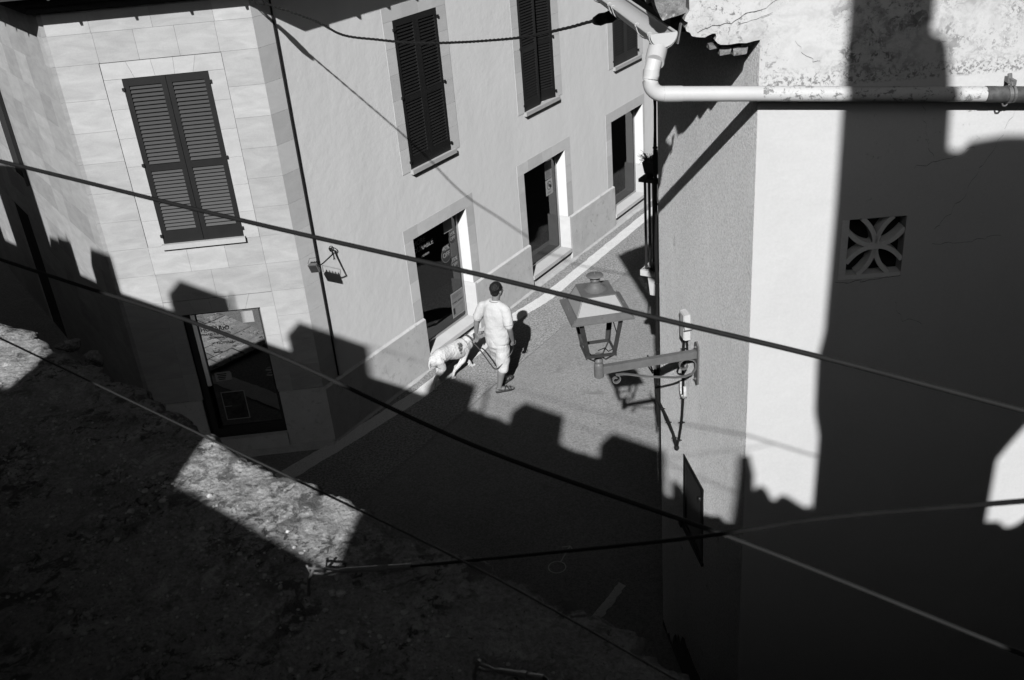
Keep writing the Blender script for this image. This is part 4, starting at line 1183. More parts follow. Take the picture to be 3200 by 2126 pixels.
# ------------------------------------------------------------------ stone wall top in the foreground and the battlement that throws the toothed shadow
ua = V((-.74896, .66262, 0)); wa = V((.66262, .74896, 0)); L0 = V((-.6, -.6, 0))
def BW(s, w, z): return L0 + ua * s + wa * w + V((0, 0, z))
ledge = thing('stone_wall', 'thick old stone wall top in the lower left foreground, lit in two patches', 'wall', BW(.5, 1., 0))
bm = NB()
def ledge_z(s, w):
    p = V((s, w, 0))
    a = abs(noise.noise(p * 17)); b = abs(noise.noise(p * 43 + V((7, 3, 1))))
    base = .005 * noise.fractal(p * 4, 1., 2.1, 4) + .004 * noise.noise(p * 13) - .004 * (1 - a) ** 10 - .003 * (1 - b) ** 8 + .003 * noise.noise(p * 75) + .0025 * noise.noise(p * 45) + .002
    return base - .022 * max(0, min(1, (1.86 - w) / .25)) + .016 * max(0, noise.noise(p * 6 + V((2, 2, 2))) - .22)
S0, S1 = -2.6, 4.4
sl_ = []; q_ = S0
while q_ < S1: sl_.append(q_); q_ += .009 if -.9 < q_ < 3.7 else .03
sl_.append(S1)
wl_ = [i * .05 for i in range(24)] + [1.2 + i * .022 for i in range(20)] + [1.64 + i * .0088 for i in range(46)]
wl_ = [w / wl_[-1] for w in wl_]
prev = None
for s in sl_:
    row = []
    st_ = math.floor(s * 3.1 + .8 * noise.noise(V((s * 2, 0, 0))))
    edge = 2.100 + .030 * noise.noise(V((s * 2.3, 0, 3))) + .040 * noise.cell(V((st_ + .5, 3.3, 1.7))) + (.045 * abs(noise.noise(V((s * 7, 0, 9)))) - .012) + .028 * noise.noise(V((s * 19, 0, 2))) + .014 * noise.noise(V((s * 60, 0, 5)))
    for t in wl_:
        w = edge * t
        rnd = max(0, (w - (edge - .03)) / .03)
        row.append(bm.verts.new(BW(s, w, 6.06 + ledge_z(s, w) - .016 * rnd * rnd)))
    for q, (dw, dz) in enumerate(((.008, -.03), (.004, -.06), (.016, -.10), (-.02, -.16), (.01, -.25), (0, -.5), (-.04, -1.2), (0, -6.05))):
        n3 = noise.noise(V((s * 12, dz * 15, 4))) * .025
        row.append(bm.verts.new(BW(s, edge + dw + n3, 6.06 + dz)))
    if prev:
        for j in range(len(row) - 1): bm.faces.new((prev[j], prev[j + 1], row[j + 1], row[j]))
    prev = row
obj('wall_top', bm, M_ledge, ledge, smooth=True)
bm = NB(); 
def bbox_(bm, s0, s1, w0, w1, z0, z1): hexa(bm, [BW(s0, w0, z0), BW(s1, w0, z0), BW(s1, w1, z0), BW(s0, w1, z0), BW(s0, w0, z1), BW(s1, w0, z1), BW(s1, w1, z1), BW(s0, w1, z1)])
bbox_(bm, 4.39, 5.1, .002, 2.04, 0, 6.05); bbox_(bm, 5.102, 12, .002, 2.04, 4.4, 6.05); bbox_(bm, 12.002, 18, .002, 2.04, 0, 6.05)
obj('wall_far_part', bm, M_ledge, ledge)
# loose stones breaking the outer edge
def stone(bm, c, r, seed):
    b2 = NB(); bmesh.ops.create_icosphere(b2, subdivisions=3, radius=1)
    for v in b2.verts:
        v.co = V(c) + V((v.co.x * r[0], v.co.y * r[1], v.co.z * r[2])) * (1 + .35 * noise.noise(v.co * 1.6 + V((seed, 0, 0))))
    me = bpy.data.meshes.new('t'); b2.to_mesh(me); b2.free(); bm.from_mesh(me)
for i, (s, w, z, r, lb) in enumerate(((3.97, 2.50, 5.66, (.060, .032, .024), 'flat lit stone jutting from the old wall face, left one of two'), (3.76, 2.49, 5.655, (.040, .038, .036), 'chunky lit stone jutting from the old wall face, right one of two'))):
    bm = NB(); stone(bm, BW(s, w, z), r, i * 7)
    for v in bm.verts: v.co += noise.noise_vector(v.co * 40) * .007
    tag(obj('loose_stone', bm, M_ledge, loc=BW(s, w, z), smooth=False), lb, 'stone', 'loose stones on the wall face')
bm = NB(); bbox_(bm, 3.3, 6., 2.03, 2.48, 0, 5.60)
bmesh.ops.subdivide_edges(bm, edges=bm.edges, cuts=12, use_grid_fill=True)
for v in bm.verts: v.co += noise.noise_vector(v.co * 5) * .03
obj('lower_course', bm, M_ledge, ledge, smooth=True)
# gravel lying in the sunken inner strip of the wall top: uncountable
bm = NB(); rr = random.Random(3)
ico = NB(); bmesh.ops.create_icosphere(ico, subdivisions=1, radius=1); iv = [v.co.copy() for v in ico.verts]; if_ = [[v.index for v in f.verts] for f in ico.faces]; ico.free()
for i in range(4200):
    s_ = rr.uniform(-1.6, 3.8); w_ = rr.uniform(1.0, 1.88) + max(0, rr.gauss(0, .03)); q = abs(rr.gauss(0, 1)) * .0022 + .0014
    c0 = BW(s_, w_, 6.06 + ledge_z(s_, w_) + q * .3); k3 = (rr.uniform(.7, 1.5), rr.uniform(.7, 1.5), rr.uniform(.5, 1))
    vv = [bm.verts.new(c0 + V((v.x * k3[0], v.y * k3[1], v.z * k3[2])) * q * (1 + .25 * rr.random())) for v in iv]
    for f in if_: bm.faces.new([vv[x] for x in f])
gv = obj('gravel', bm, mat('pale_grit', .42, .9, .4, 40, .2, 60), loc=BW(1, 1, 6.06)); gv['kind'] = 'stuff'
tag(gv, 'fine pale grit scattered along the inner part of the stone wall top', 'gravel')

batt = thing('battlement_wall', 'crenellated stone wall behind the camera throwing the toothed shadow over the street', 'wall', BW(2, -.2, 0))
bm = NB(); bbox_(bm, -1.12, 5.3, -.33, 0, 0, 7.56); bbox_(bm, 5.302, 7.6, -.33, 0, 4.08, 7.56); bbox_(bm, 7.602, 18, -.33, 0, 0, 7.56)  # opening under the raised piece is added to let sun onto the mirrored paving
obj('wall_body', bm, M_batt, batt)
for a, b, t in ((-.72, .05, 8.2), (.88, 1.59, 8.19), (2.52, 3.20, 8.19), (4.16, 4.86, 8.2), (5.82, 6.47, 8.19), (7.35, 8.05, 8.2), (9.06, 9.78, 8.2), (9.86, 10.33, 8.15), (10.46, 13.25, 9.3), (13.9, 13.3, 8.2), (14.6, 15.3, 8.2)):
    if b < a: continue
    bm = NB(); hexa(bm, [BW(a, -.33, 7.561), BW(b, -.33, 7.561), BW(b, 0, 7.561), BW(a, 0, 7.561), BW(a, -.33, t), BW(b, -.33, t), BW(b, 0, t), BW(a, 0, t)])
    obj('merlon', bm, M_batt, batt)
for s, t in ((2.27, 8.27), (5.73, 8.31), (9.17, 8.33)):
    bm = NB(); tube(bm, [BW(s, -.05, 7.56), BW(s, -.05, t)], .022, 6); obj('iron_rod', bm, M_iron, batt)

# paving and gateway added only to give the entrance door a bright reflection
pv = thing('added_paving', 'cracked pitted slabs added out of view to be mirrored in the entrance door glass', 'paving', BW(9, 3.5, 0))
M_slab = mat('pitted_stone_slab', .36, .9, .3, 5, .2, 40, .6, 30, .01, attr='tint', stain=[(.04, 9, .57, .02), (.60, 7, .57, .04), (.03, 24, .60, .02)])
bm = NB()
for i in range(7):
    s = 8.42 + (i % 2) * .0; wv = 2.1 + i * .40; sq = s
    while sq < 11:
        e = min(11, sq + random.uniform(.35, .75))
        if wv < 4.9: bbox_(bm, sq + .006, e - .006, wv + .006, wv + .394, -.02, .05 + random.uniform(-.004, .004))
        sq = e
sl = obj('slab', bm, M_slab, pv); tintify(sl, .55, 1.2)

back = thing('tower_house', 'tall house behind the camera with chimney block, shading the white wall', 'building', (3, -.8, 0))
ex = V((0, -.25, 0))
def yp(pts): return [V((x, -.6, z)) for x, z in pts]
bm = NB()
prism(bm, yp([(.06, 0), (1.018, 0), (1.018, 7.33), (.99, 7.30), (.93, 7.345), (.87, 7.40), (.82, 7.43), (.79, 7.425), (.765, 7.39), (.74, 7.40), (.72, 7.45), (.69, 7.505), (.655, 7.53), (.62, 7.51), (.60, 7.47), (.575, 7.47), (.57, 7.80), (.505, 7.80), (.49, 7.42), (.475, 7.2), (.40, 7.09), (.31, 7.12), (.22, 7.35), (.16, 7.49), (.06, 7.56)]), ex)
obj('tiled_wall', bm, M_batt, back)
bm = NB(); prism(bm, yp([(1.02, 0), (1.65, 0), (1.648, 9.8), (1.62, 10.3), (1.59, 10.49), (1.50, 10.54), (1.46, 10.62), (1.46, 12.5), (1.03, 12.5), (1.025, 10.3), (1.03, 9.6), (1.02, 8.7), (.985, 8.5), (.995, 8.1), (1.035, 7.9), (1.03, 7.34)]), ex)
obj('chimney', bm, M_batt, back)
bm = NB()
prism(bm, yp([(1.652, 0), (2.25, 0), (2.25, 9.87), (2.0, 9.9), (1.80, 9.885), (1.75, 9.83), (1.70, 9.84), (1.652, 9.87)]), ex)
prism(bm, yp([(2.251, 0), (3.2, 0), (3.2, 7.05), (2.70, 7.10), (2.58, 7.05), (2.50, 6.98), (2.44, 6.97), (2.38, 7.03), (2.251, 7.04)]), ex)
prism(bm, yp([(2.251, 7.74), (2.32, 7.86), (2.42, 8.02), (2.6, 8.3), (3.2, 8.35), (3.2, 9.87), (2.251, 9.87)]), ex)
prism(bm, yp([(3.201, 0), (9, 0), (9, 9.87), (3.201, 9.87)]), ex)
prism(bm, [V((9, -.86, 0)), V((9, -.86, 9.6)), V((1.7, -.86, 9.6)), V((1.7, -.86, 0))][::-1], V((0, -.2, 0))) if False else None
obj('wall', bm, M_batt, back)

# unseen plain blocks added around the scene to close off most low sky
for nm, lb, pts, hh in (('sky_blocker', 'plain unseen block added behind the battlement to shut off low sky', ((-26, -30), (14, -30), (14, -36), (-26, -36)), 9.),
                        ('sky_blocker', 'plain unseen block added far right of the white wall to shut off sky', ((9.2, -12), (15, -12), (15, 5), (9.2, 5)), 13.),
                        ('sky_blocker', 'plain unseen block added beyond the left hand lane to shut off sky', ((-24, 4), (-16, 4), (-16, 24), (-24, 24)), 12.),
                        ('sky_blocker', 'plain unseen block added across the far lane end to shut off sky', ((4, 30), (22, 30), (22, 36), (4, 36)), 13.)):
    bm = NB(); prism(bm, [V((*p, 0)) for p in pts], V((0, 0, hh)))
    tag(obj(nm, bm, M_batt, loc=(*pts[0], 0)), lb, 'building', 'unseen sky blockers around')

# ------------------------------------------------------------------ the man
MG = V((-.22, 12.90, 0)); mf = V((sin(radians(35)), cos(radians(35)), 0)); mr = V((cos(radians(35)), -sin(radians(35)), 0))
def MP(r, f, z): return MG + mr * r + mf * f + V((0, 0, z))
man = thing('person', 'dark haired man from behind in pale polo shirt, white shorts and sandals, holding a leash', 'person', MG)
hd = radians(12)                                               # head turned a little right
hf = (mf * cos(hd) + mr * sin(hd)); hr = (mr * cos(hd) - mf * sin(hd))
Rh = Matrix((hr, hf, V((0, 0, 1)))).transposed().to_4x4()
HC = MP(.03, .075, 1.60)
def HP(r, f, z): return HC + hr * r + hf * f + V((0, 0, z))
bm = NB()
# head, jaw, ears, nose, neck
ellipsoid(bm, HP(0, -.008, .022), (.078, .098, .098), Rh, 20); ellipsoid(bm, HP(0, .022, -.035), (.062, .072, .082), Rh, 18); ellipsoid(bm, HP(0, .05, -.085), (.035, .035, .03), Rh)
for s in (-1, 1):
    ellipsoid(bm, HP(s * .080, -.002, -.012), (.012, .02, .034), Rh, 12)
    ellipsoid(bm, HP(s * .034, .078, -.03), (.02, .014, .016), Rh, 10)
    ellipsoid(bm, HP(s * .03, .086, .018), (.022, .01, .008), Rh, 10)
ellipsoid(bm, HP(0, .102, -.022), (.013, .018, .024), Rh, 10); ellipsoid(bm, HP(0, .092, -.06), (.024, .01, .008), Rh, 10)
limb(bm, [MP(.012, .03, 1.40), MP(.02, .045, 1.47), HP(0, -.01, -.05)], [.066, .058, .060])
# trunk core (under the clothes)
limb(bm, [MP(0, .02, .76), MP(0, .03, 1.0), MP(0, .02, 1.25), MP(.005, .02, 1.37)], [.125, .135, .13, .08], ell=[(1.15, .85), (1.15, .85), (1.2, .75), (1.3, .7)], side=mr)
# arms
shL, elL, wrL = MP(-.200, .02, 1.335), MP(-.318, -.012, 1.10), MP(-.335, -.035, .885)
shR, elR, wrR = MP(.195, .02, 1.335), MP(.262, -.03, 1.07), MP(.222, .075, .835)
limb(bm, [shL, shL.lerp(elL, .5), elL], [.058, .052, .043]); limb(bm, [elL, elL.lerp(wrL, .35), wrL], [.043, .043, .028])
limb(bm, [shR, shR.lerp(elR, .5), elR], [.058, .052, .043]); limb(bm, [elR, elR.lerp(wrR, .35), wrR], [.043, .043, .028])
def hand(wr, down, thumb_side, palm_n, curl, ln=1.):
    """palm with four unequal bent fingers and a side thumb; palm_n = direction the palm faces"""
    down = down.normalized(); side = (thumb_side - down * thumb_side.dot(down)).normalized(); pn = (palm_n - down * palm_n.dot(down) - side * palm_n.dot(side)).normalized()
    pc = wr + down * .05
    limb(bm, [wr + down * .008, wr + down * .045, wr + down * .082], [.030, .038, .036], ell=[(.9, .75), (1.08, .5), (1.1, .42)], side=side)
    for i, l in enumerate((.066, .075, .070, .055)):
        b = wr + down * (.084 - .004 * abs(i - 1)) + side * (.030 - .020 * i)
        p = [b]; d = down.copy()
        for sg, fr in ((.45, .45), (.30, .6), (.25, .6)):
            d = (d * cos(curl * fr) + pn * sin(curl * fr)).normalized(); p.append(p[-1] + d * l * sg * ln)
        limb(bm, p, [.0098, .0092, .0085, .0072], n=8)
    b = wr + down * .022 + side * .028
    t1 = b + (down * .6 + side * .7 + pn * .25).normalized() * .034; t2 = t1 + (down * .85 + side * .05 + pn * .5 * (1 if curl > .8 else .3)).normalized() * .034
    limb(bm, [b, t1, t2], [.013, .0115, .0085], n=8)
hand(wrL, V((0, 0, -1)) + mf * .05, -mf * .2 + mr * .9, -mf, .55)
hand(wrR, V((0, 0, -1)) + mf * .55 - mr * .1, -mr * .2 + mf * .5 + V((0, 0, .5)), -mr, 1.5)
# legs (bare below the shorts) and feet
hpR, knR, anR = MP(.085, -.0, .74), MP(.075, -.02, .41), MP(.035, -.10, .085)
hpL, knL, anL = MP(-.085, .02, .74), MP(-.065, .13, .42), MP(-.040, .15, .085)
for hp_, kn, an in ((hpR, knR, anR), (hpL, knL, anL)):
    limb(bm, [hp_, kn], [.085, .060]); limb(bm, [kn, kn.lerp(an, .33) - mf * .012, kn.lerp(an, .7), an], [.057, .060, .043, .035])
fR = V((sin(radians(74)), cos(radians(74)), 0)); fL = V((sin(radians(36)), cos(radians(36)), 0))
def foot(an, fd):
    sd = V((fd.y, -fd.x, 0)); g0 = V((an.x, an.y, 0))
    limb(bm, [g0 - fd * .035 + V((0, 0, .048)), g0 + fd * .05 + V((0, 0, .050)), g0 + fd * .13 + V((0, 0, .040)), g0 + fd * .175 + V((0, 0, .034))], [.030, .036, .036, .028], ell=[(1, .9), (1.05, .8), (1.3, .5), (1.3, .45)], side=sd)
    limb(bm, [an, g0 + fd * .01 + V((0, 0, .05))], [.035, .034])
    for i in range(5):
        q = g0 + fd * (.185 - .010 * i) + sd * (-.034 + .017 * i) * (1 if fd is fR else -1) * -1 + V((0, 0, .032))
        limb(bm, [q, q + fd * .025], [.0115 - .001 * i, .009], n=8)
    return g0, sd
fr_ = foot(anR, fR); fl_ = foot(anL, fL)
obj('body', fuse(bm, .0058, 4, .5), M_skin, man, smooth=True)
# eyes
for s in (-1, 1):
    bm = NB(); ellipsoid(bm, HP(s * .032, .082, .0), (.012, .010, .008), Rh, 10)
    obj('eye', bm, M_paper, man, smooth=True)
# hair
bm = NB()
ellipsoid(bm, HP(0, -.018, .034), (.085, .100, .098), Rh, 24); ellipsoid(bm, HP(0, -.052, -.022), (.070, .054, .062), Rh, 18)
for s in (-1, 1): ellipsoid(bm, HP(s * .072, .008, .01), (.012, .022, .045), Rh, 10)
for i in range(90):
    a = random.uniform(0, 2 * pi); e_ = random.uniform(-.3, 1.4)
    dirn = hr * cos(a) * cos(e_) + hf * (sin(a) * cos(e_)) + V((0, 0, sin(e_)))
    if dirn.dot(hf) > .35 and dirn.z < .6: continue
    ellipsoid(bm, HP(0, -.018, .03) + V((dirn.x * .088, dirn.y * .088, dirn.z * .092)), (.012, .012, .012), None, 6)
obj('hair', fuse(bm, .0065, 2, .5), M_hair, man, smooth=True)
# polo shirt
bm = NB()
limb(bm, [MP(0, .015, .83), MP(0, .03, .95), MP(0, .025, 1.10), MP(.0, .015, 1.25), MP(.003, .015, 1.345), MP(.008, .022, 1.405)], [.186, .190, .186, .190, .168, .085],
     ell=[(1.05, .80), (1.06, .84), (1.03, .78), (1.05, .68), (1.08, .60), (1., .78)], side=mr, n=28)
for sg in (-1, 1): limb(bm, [MP(sg * .05, .028, 1.405), MP(sg * .13, .02, 1.372), MP(sg * .19, .018, 1.335), MP(sg * .20, .018, 1.22)], [.060, .066, .074, .060])
limb(bm, [MP(-.14, .02, 1.355), MP(-.195, .018, 1.335), shL.lerp(elL, .45), shL.lerp(elL, .82)], [.066, .075, .073, .071])
limb(bm, [MP(.14, .02, 1.355), MP(.195, .018, 1.335), shR.lerp(elR, .45), shR.lerp(elR, .82)], [.066, .075, .073, .071])
sm_ = fuse(bm, .009, 5, .6)
def folds(c, n):
    rel = c - MG
    k1 = noise.noise(V((rel.dot(mr) * 9, rel.dot(mf) * 5, c.z * 3.5))) * .015
    k2 = noise.noise(V((rel.dot(mr) * 6 + 4, rel.dot(mf) * 6, c.z * 12))) * .013 * (1 if c.z < 1.1 else .4)
    q = c + n * (k1 + k2)
    if c.z < .765: q.z = .765 + (c.z - .765) * .05
    return q
displace(sm_, folds)
shirt = obj('polo_shirt', sm_, M_shirt, man, smooth=True)
bm = NB()
def ringat(c, r, ell, ax_, sdv, tubr, n=28):
    ax_ = ax_.normalized(); x = (sdv - ax_ * sdv.dot(ax_)).normalized(); y = ax_.cross(x)
    tube(bm, [c + x * cos(2 * pi * i / n) * r * ell[0] + y * sin(2 * pi * i / n) * r * ell[1] for i in range(n + 1)], tubr, 6, caps=False)
ringat(MP(.012, .032, 1.445), .068, (1.02, 1.05), V((0, 0, 1)) + mf * .25, mr, .013)
cl_ = obj('collar', bm, M_shirt, man, smooth=True)
bm = NB(); ringat(MP(.012, .030, 1.436), .079, (1.02, 1.05), V((0, 0, 1)) + mf * .25, mr, .0035); obj('knit_stripe', bm, M_trim, man, smooth=True)
bm = NB(); ringat(shL.lerp(elL, .80), .0735, (1, 1), elL - shL, mr, .0035); obj('knit_stripe', bm, M_trim, man, smooth=True)
bm = NB(); ringat(shR.lerp(elR, .80), .0735, (1, 1), elR - shR, mr, .0035); obj('knit_stripe', bm, M_trim, man, smooth=True)
# shorts
bm = NB()
limb(bm, [MP(0, .01, .87), MP(0, .008, .76), MP(0, .01, .70)], [.155, .160, .140], ell=[(1.05, .82), (1.05, .86), (1.1, .8)], side=mr, n=24)
limb(bm, [MP(.085, .0, .74), MP(.082, -.012, .55), MP(.078, -.022, .39)], [.108, .100, .093]); limb(bm, [MP(-.08, .02, .74), MP(-.072, .07, .55), MP(-.062, .115, .41)], [.108, .100, .090])
sm_ = fuse(bm, .009, 4, .6)
def folds2(c, n):
    q = c + n * (noise.noise(V((c.x * 11, c.y * 11, c.z * 9))) * .018)
    if c.z < .335: q.z = .335 + (c.z - .335) * .05
    return q
displace(sm_, folds2)
obj('shorts', sm_, M_shorts, man, smooth=True)
# sandals
for (g0, sd), fd in ((fr_, fR), (fl_, fL)):
    bm = NB()
    outl = [(-.065, .0), (-.055, .026), (-.02, .034), (.04, .034), (.10, .044), (.16, .046), (.20, .036), (.225, .012), (.225, -.012), (.20, -.036), (.16, -.044), (.10, -.040), (.04, -.032), (-.02, -.034), (-.055, -.026)]
    prism(bm, [g0 + fd * a + sd * b + V((0, 0, .002)) for a, b in outl], V((0, 0, .020)))
    s_ = obj('sandal', bm, M_sandal, man)
    bm = NB(); prism(bm, [g0 + fd * a * .95 + sd * b * .88 + V((0, 0, .0222)) for a, b in outl], V((0, 0, .002))); obj('insole', bm, M_sole, s_)
    bm = NB()
    for a0_, a1_ in ((.06, .14), (.14, .07), (.165, .165)):
        band(bm, [g0 + fd * (a0_ + (a1_ - a0_) * i / 8) + sd * (.047 * cos(pi * i / 8)) + V((0, 0, .020 + .050 * sin(pi * i / 8) * (1.15 if a0_ < .16 else .75))) for i in range(9)], fd, .020, .004)
    band(bm, [g0 + fd * (.03 - .085 * sin(pi * i / 10)) + sd * (.040 * cos(pi * i / 10)) + V((0, 0, .045 + .02 * sin(pi * i / 10))) for i in range(11)], V((0, 0, 1)), .014, .003)
    obj('strap', bm, M_sandal, s_)

# ------------------------------------------------------------------ the dog
dog = thing('dog', 'white spotted setter with dark side patch and studded collar at the man\'s left', 'dog', (-.9, 13.4, 0))
fd = V((.72, .695, 0)).normalized(); rd = V((fd.y, -fd.x, 0))
bm = NB()
def dl(pts, rs, **k): limb(bm, pts, rs, **k)
# trunk: deep chest, tucked loin, rump
dl([V((-1.185, 13.125, .445)), V((-1.10, 13.215, .465)), V((-.99, 13.325, .455)), V((-.87, 13.44, .425)), V((-.76, 13.55, .405)), V((-.69, 13.62, .42))],
   [.098, .120, .116, .132, .140, .104], ell=[(.9, 1), (.98, 1.), (.88, 1.), (.92, 1.15), (.88, 1.12), (.85, 1)], side=rd, n=20)
dl([V((-.745, 13.56, .455)), V((-.685, 13.625, .49)), V((-.63, 13.68, .515))], [.085, .072, .062])          # neck
dl([V((-.625, 13.69, .53)), V((-.575, 13.735, .535)), V((-.545, 13.765, .525))], [.052, .060, .050])          # skull
dl([V((-.545, 13.765, .51)), V((-.50, 13.81, .49)), V((-.455, 13.855, .475))], [.040, .031, .025])            # muzzle
ellipsoid(bm, V((-.44, 13.868, .478)), (.014, .014, .011), None, 10)
def leg(pts, rs): dl([V(p) for p in pts], rs, n=12)
gR = rd * .055; gL = rd * -.055
# right hind, stretched back: hip, stifle forward, hock back, paw
hip = V((-1.15, 13.16, .43))
leg([hip + gR, hip + gR * 1.2 + fd * .045 + V((0, 0, -.14)), V((-1.20, 13.02, .185)), V((-1.225, 12.995, .10)), V((-1.235, 12.99, .030))], [.078, .056, .026, .019, .019])
leg([V((-1.235, 12.99, .022)), V((-1.205, 13.02, .018))], [.022, .020])
leg([hip + gL, hip + gL * 1.3 + fd * .09 + V((0, 0, -.15)), V((-1.17, 13.22, .17)), V((-1.145, 13.215, .09)), V((-1.135, 13.22, .028))], [.075, .054, .026, .019, .019])
leg([V((-1.135, 13.22, .02)), V((-1.095, 13.255, .018))], [.022, .020])
sh = V((-.77, 13.54, .36))
leg([sh + gR, sh + gR - fd * .055 + V((0, 0, -.13)), V((-.915, 13.36, .12)), V((-.955, 13.30, .045))], [.062, .042, .028, .020])
leg([V((-.955, 13.30, .022)), V((-.925, 13.325, .018))], [.022, .021])
leg([sh + gL * .8, sh + gL * .7 + fd * .04 + V((0, 0, -.14)), V((-.70, 13.62, .12)), V((-.665, 13.635, .035))], [.060, .040, .026, .020])
leg([V((-.665, 13.635, .022)), V((-.62, 13.665, .018))], [.023, .021])
# short tail hanging
leg([V((-1.235, 13.075, .49)), V((-1.268, 13.045, .43)), V((-1.262, 13.045, .33))], [.020, .015, .008])
# feathering of the fore and hind legs
for i in range(16):
    t = i / 15; p = (sh + gR).lerp(V((-.93, 13.33, .07)), .25 + .7 * t)
    leg([p - fd * .01, p - fd * (.045 + .02 * sin(i * 2.1)) + V((0, 0, -.03))], [.016, .004])
    p = V((-.72, 13.60, .22)).lerp(V((-.67, 13.63, .05)), t)
    leg([p, p - fd * (.04 + .015 * sin(i * 1.7)) + V((0, 0, -.02))], [.014, .004])
for i in range(10):
    p = V((-.98, 13.33, .37)).lerp(V((-.78, 13.53, .27)), i / 9); leg([p, p + V((0, 0, -.035 - .01 * sin(i * 3)))], [.02, .005])
dm = fuse(bm, .0068, 3, .5)
displace(dm, lambda c, n: c + n * (noise.noise(c * 38) * .0045 + noise.noise(c * 14) * .005))
DB = V((-.9, 13.4, 0))
M_fur = mat('white_setter_fur', .54, .9, .08, 12, .14, 70, .9, 45, .014,
            spots=[(V((-.80, 13.41, .46)) - DB, V((.045, .075, .11)), .08), (V((-1.225, 13.08, .49)) - DB, V((.018, .018, .014)), .16), (V((-.47, 13.84, .475)) - DB, V((.05, .05, .035)), .14), (V((-1.235, 12.99, .02)) - DB, V((.025, .025, .02)), .15)],
            stain=[(.28, 34, .645, .03)])
obj('body', dm, M_fur, dog, smooth=True)
for s in (-1, 1):
    bm = NB()
    b0 = V((-.605, 13.71, .565)) + rd * s * .048
    limb(bm, [b0, b0 + rd * s * .03 - fd * .02 + V((0, 0, -.02)), b0 + rd * s * .035 - fd * .035 + V((0, 0, -.085))], [.020, .032, .018], ell=[(1, .35), (1.2, .25), (1, .25)], side=fd)
    obj('ear', fuse(bm, .005, 2), mat('dark_ear_fur', .045, .8, .3, 20, .2, 60), dog, smooth=True)
bm = NB(); cN = V((-.662, 13.648, .50)); axn = V((.58, .56, .42)).normalized()
x_ = rd; y_ = axn.cross(x_).normalized()
band(bm, [cN + x_ * cos(2 * pi * i / 24) * .074 + y_ * sin(2 * pi * i / 24) * .078 for i in range(25)], axn, .030, .006)
colr = obj('collar', bm, M_sandal, dog)
bm = NB()
for i in range(16):
    a = 2 * pi * i / 16; ellipsoid(bm, cN + x_ * cos(a) * .078 + y_ * sin(a) * .082, (.006, .006, .006), None, 6)
obj('stud', bm, M_decalw, colr, smooth=True)
for s in (-1, 1):
    bm = NB(); ellipsoid(bm, V((-.545, 13.765, .548)) + rd * s * .036, (.008, .008, .007), None, 8); obj('eye', bm, M_iron, dog, smooth=True)
bm = NB(); ellipsoid(bm, V((-.436, 13.873, .480)), (.015, .015, .012), None, 8); obj('nose', bm, M_iron, dog, smooth=True)
# leash: from the right hand, a hanging loop, up to the collar
hR = wrR + (V((0, 0, -1)) + mf * .55 - mr * .1).normalized() * .085
bm = NB()
loop = catm([hR + V((.01, .0, .03)), hR + V((0.0, .0, -.01)), hR + V((-.05, -.06, -.13)), V((-.20, 12.74, .47)), V((-.285, 12.80, .395)), V((-.36, 12.98, .40)), V((-.45, 13.25, .415)), V((-.56, 13.5, .45)), V((-.63, 13.60, .455))], 8)
band(bm, loop, V((.3, .5, 1)), .021, .005)
ls = thing('leash', 'dark leather leash hanging in a loop from the man\'s right hand to the dog collar', 'leash', hR)
obj('strap', bm, M_leash, ls)
bm = NB(); tube(bm, [hR + V((.01, 0, .02)) + V((cos(a) * .02, sin(a) * .02, sin(a * 1) * .028 - .01)) for a in [i * .5 for i in range(14)]], .005, 6)
obj('handle', bm, M_leash, ls)
bm = NB(); tube(bm, [loop[-1] + V((-.02, -.02, 0)), loop[-1] + V((.0, .01, 0))], .007, 8); obj('clip', bm, M_lead, ls)

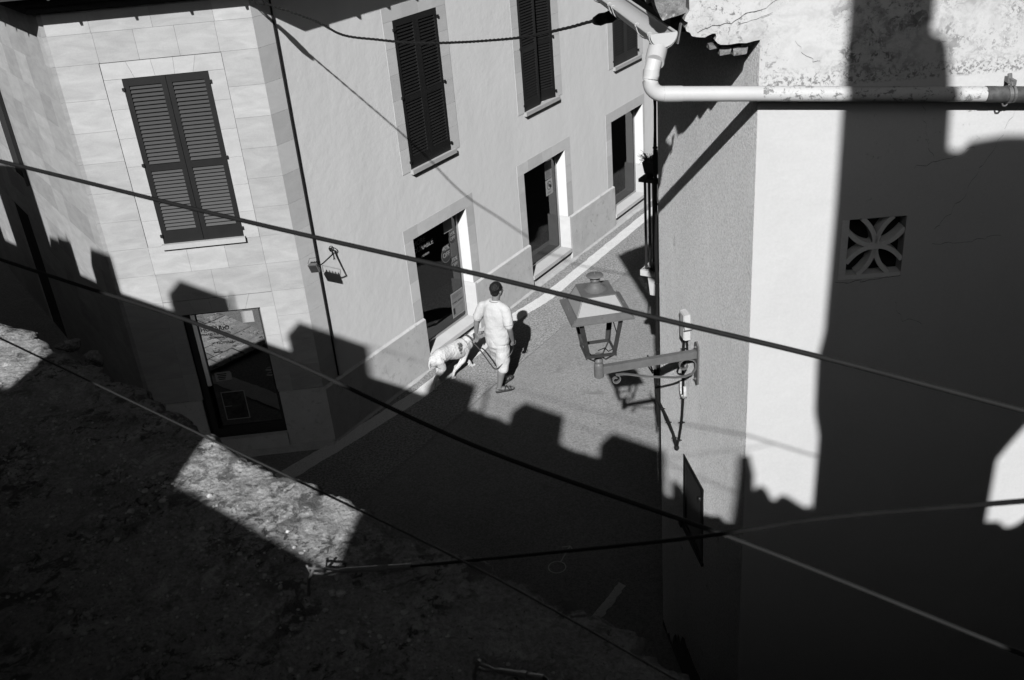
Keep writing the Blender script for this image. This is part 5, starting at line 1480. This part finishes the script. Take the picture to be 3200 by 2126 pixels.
# ------------------------------------------------------------------ camera, sun, sky
cam_d = bpy.data.cameras.new('camera'); cam = bpy.data.objects.new('camera', cam_d); COL.objects.link(cam)
TH, RO = radians(27.5675), radians(-5.09765)
fw = V((0, cos(TH), -sin(TH))); rt0 = V((1, 0, 0)); up0 = rt0.cross(fw)
r2 = rt0 * cos(RO) + up0 * sin(RO); u2 = -rt0 * sin(RO) + up0 * cos(RO)
cam.matrix_world = Matrix.Translation((0, 0, H)) @ Matrix((r2, u2, -fw)).transposed().to_4x4()
cam_d.lens = 35.; cam_d.sensor_width = 36.; cam_d.clip_start = .05; cam_d.clip_end = 500
cam_d.dof.use_dof = True; cam_d.dof.focus_distance = 13.; cam_d.dof.aperture_fstop = 11.
sc = bpy.context.scene; sc.camera = cam

EL, AZ = radians(34), radians(9)
Lv = V((sin(AZ) * cos(EL), cos(AZ) * cos(EL), -sin(EL)))
sd = bpy.data.lights.new('sun', 'SUN'); sd.energy = 5.; sd.angle = radians(.53); sd.color = (1, 1, 1)
so = bpy.data.objects.new('sun', sd); COL.objects.link(so); so.rotation_euler = Lv.to_track_quat('-Z', 'Y').to_euler(); so.location = (0, -20, 20)
w = bpy.data.worlds.new('World'); sc.world = w; w.use_nodes = True
N = w.node_tree.nodes; Lk = w.node_tree.links
sky = N.new('ShaderNodeTexSky'); sky.sky_type = 'NISHITA'; sky.sun_disc = False; sky.sun_elevation = EL; sky.sun_rotation = pi + AZ
# black-and-white film behind a red filter: red minus part of the blue
sp = N.new('ShaderNodeSeparateColor'); Lk.new(sky.outputs[0], sp.inputs[0])
mb = N.new('ShaderNodeMath'); mb.operation = 'MULTIPLY'; mb.inputs[1].default_value = -.40; Lk.new(sp.outputs[2], mb.inputs[0])
ma = N.new('ShaderNodeMath'); ma.operation = 'ADD'; Lk.new(sp.outputs[0], ma.inputs[0]); Lk.new(mb.outputs[0], ma.inputs[1])
mx = N.new('ShaderNodeMath'); mx.operation = 'MAXIMUM'; mx.inputs[1].default_value = .01; Lk.new(ma.outputs[0], mx.inputs[0])
cb = N.new('ShaderNodeCombineColor')
for i in range(3): Lk.new(mx.outputs[0], cb.inputs[i])
Lk.new(cb.outputs[0], N['Background'].inputs[0]); N['Background'].inputs[1].default_value = .135
vs = sc.view_settings; vs.view_transform = 'Standard'; vs.look = 'None'; vs.exposure = .30; vs.gamma = 1.
sc.cycles.diffuse_bounces = 0
sc.cycles.max_bounces = 8
sc.cycles.transparent_max_bounces = 12
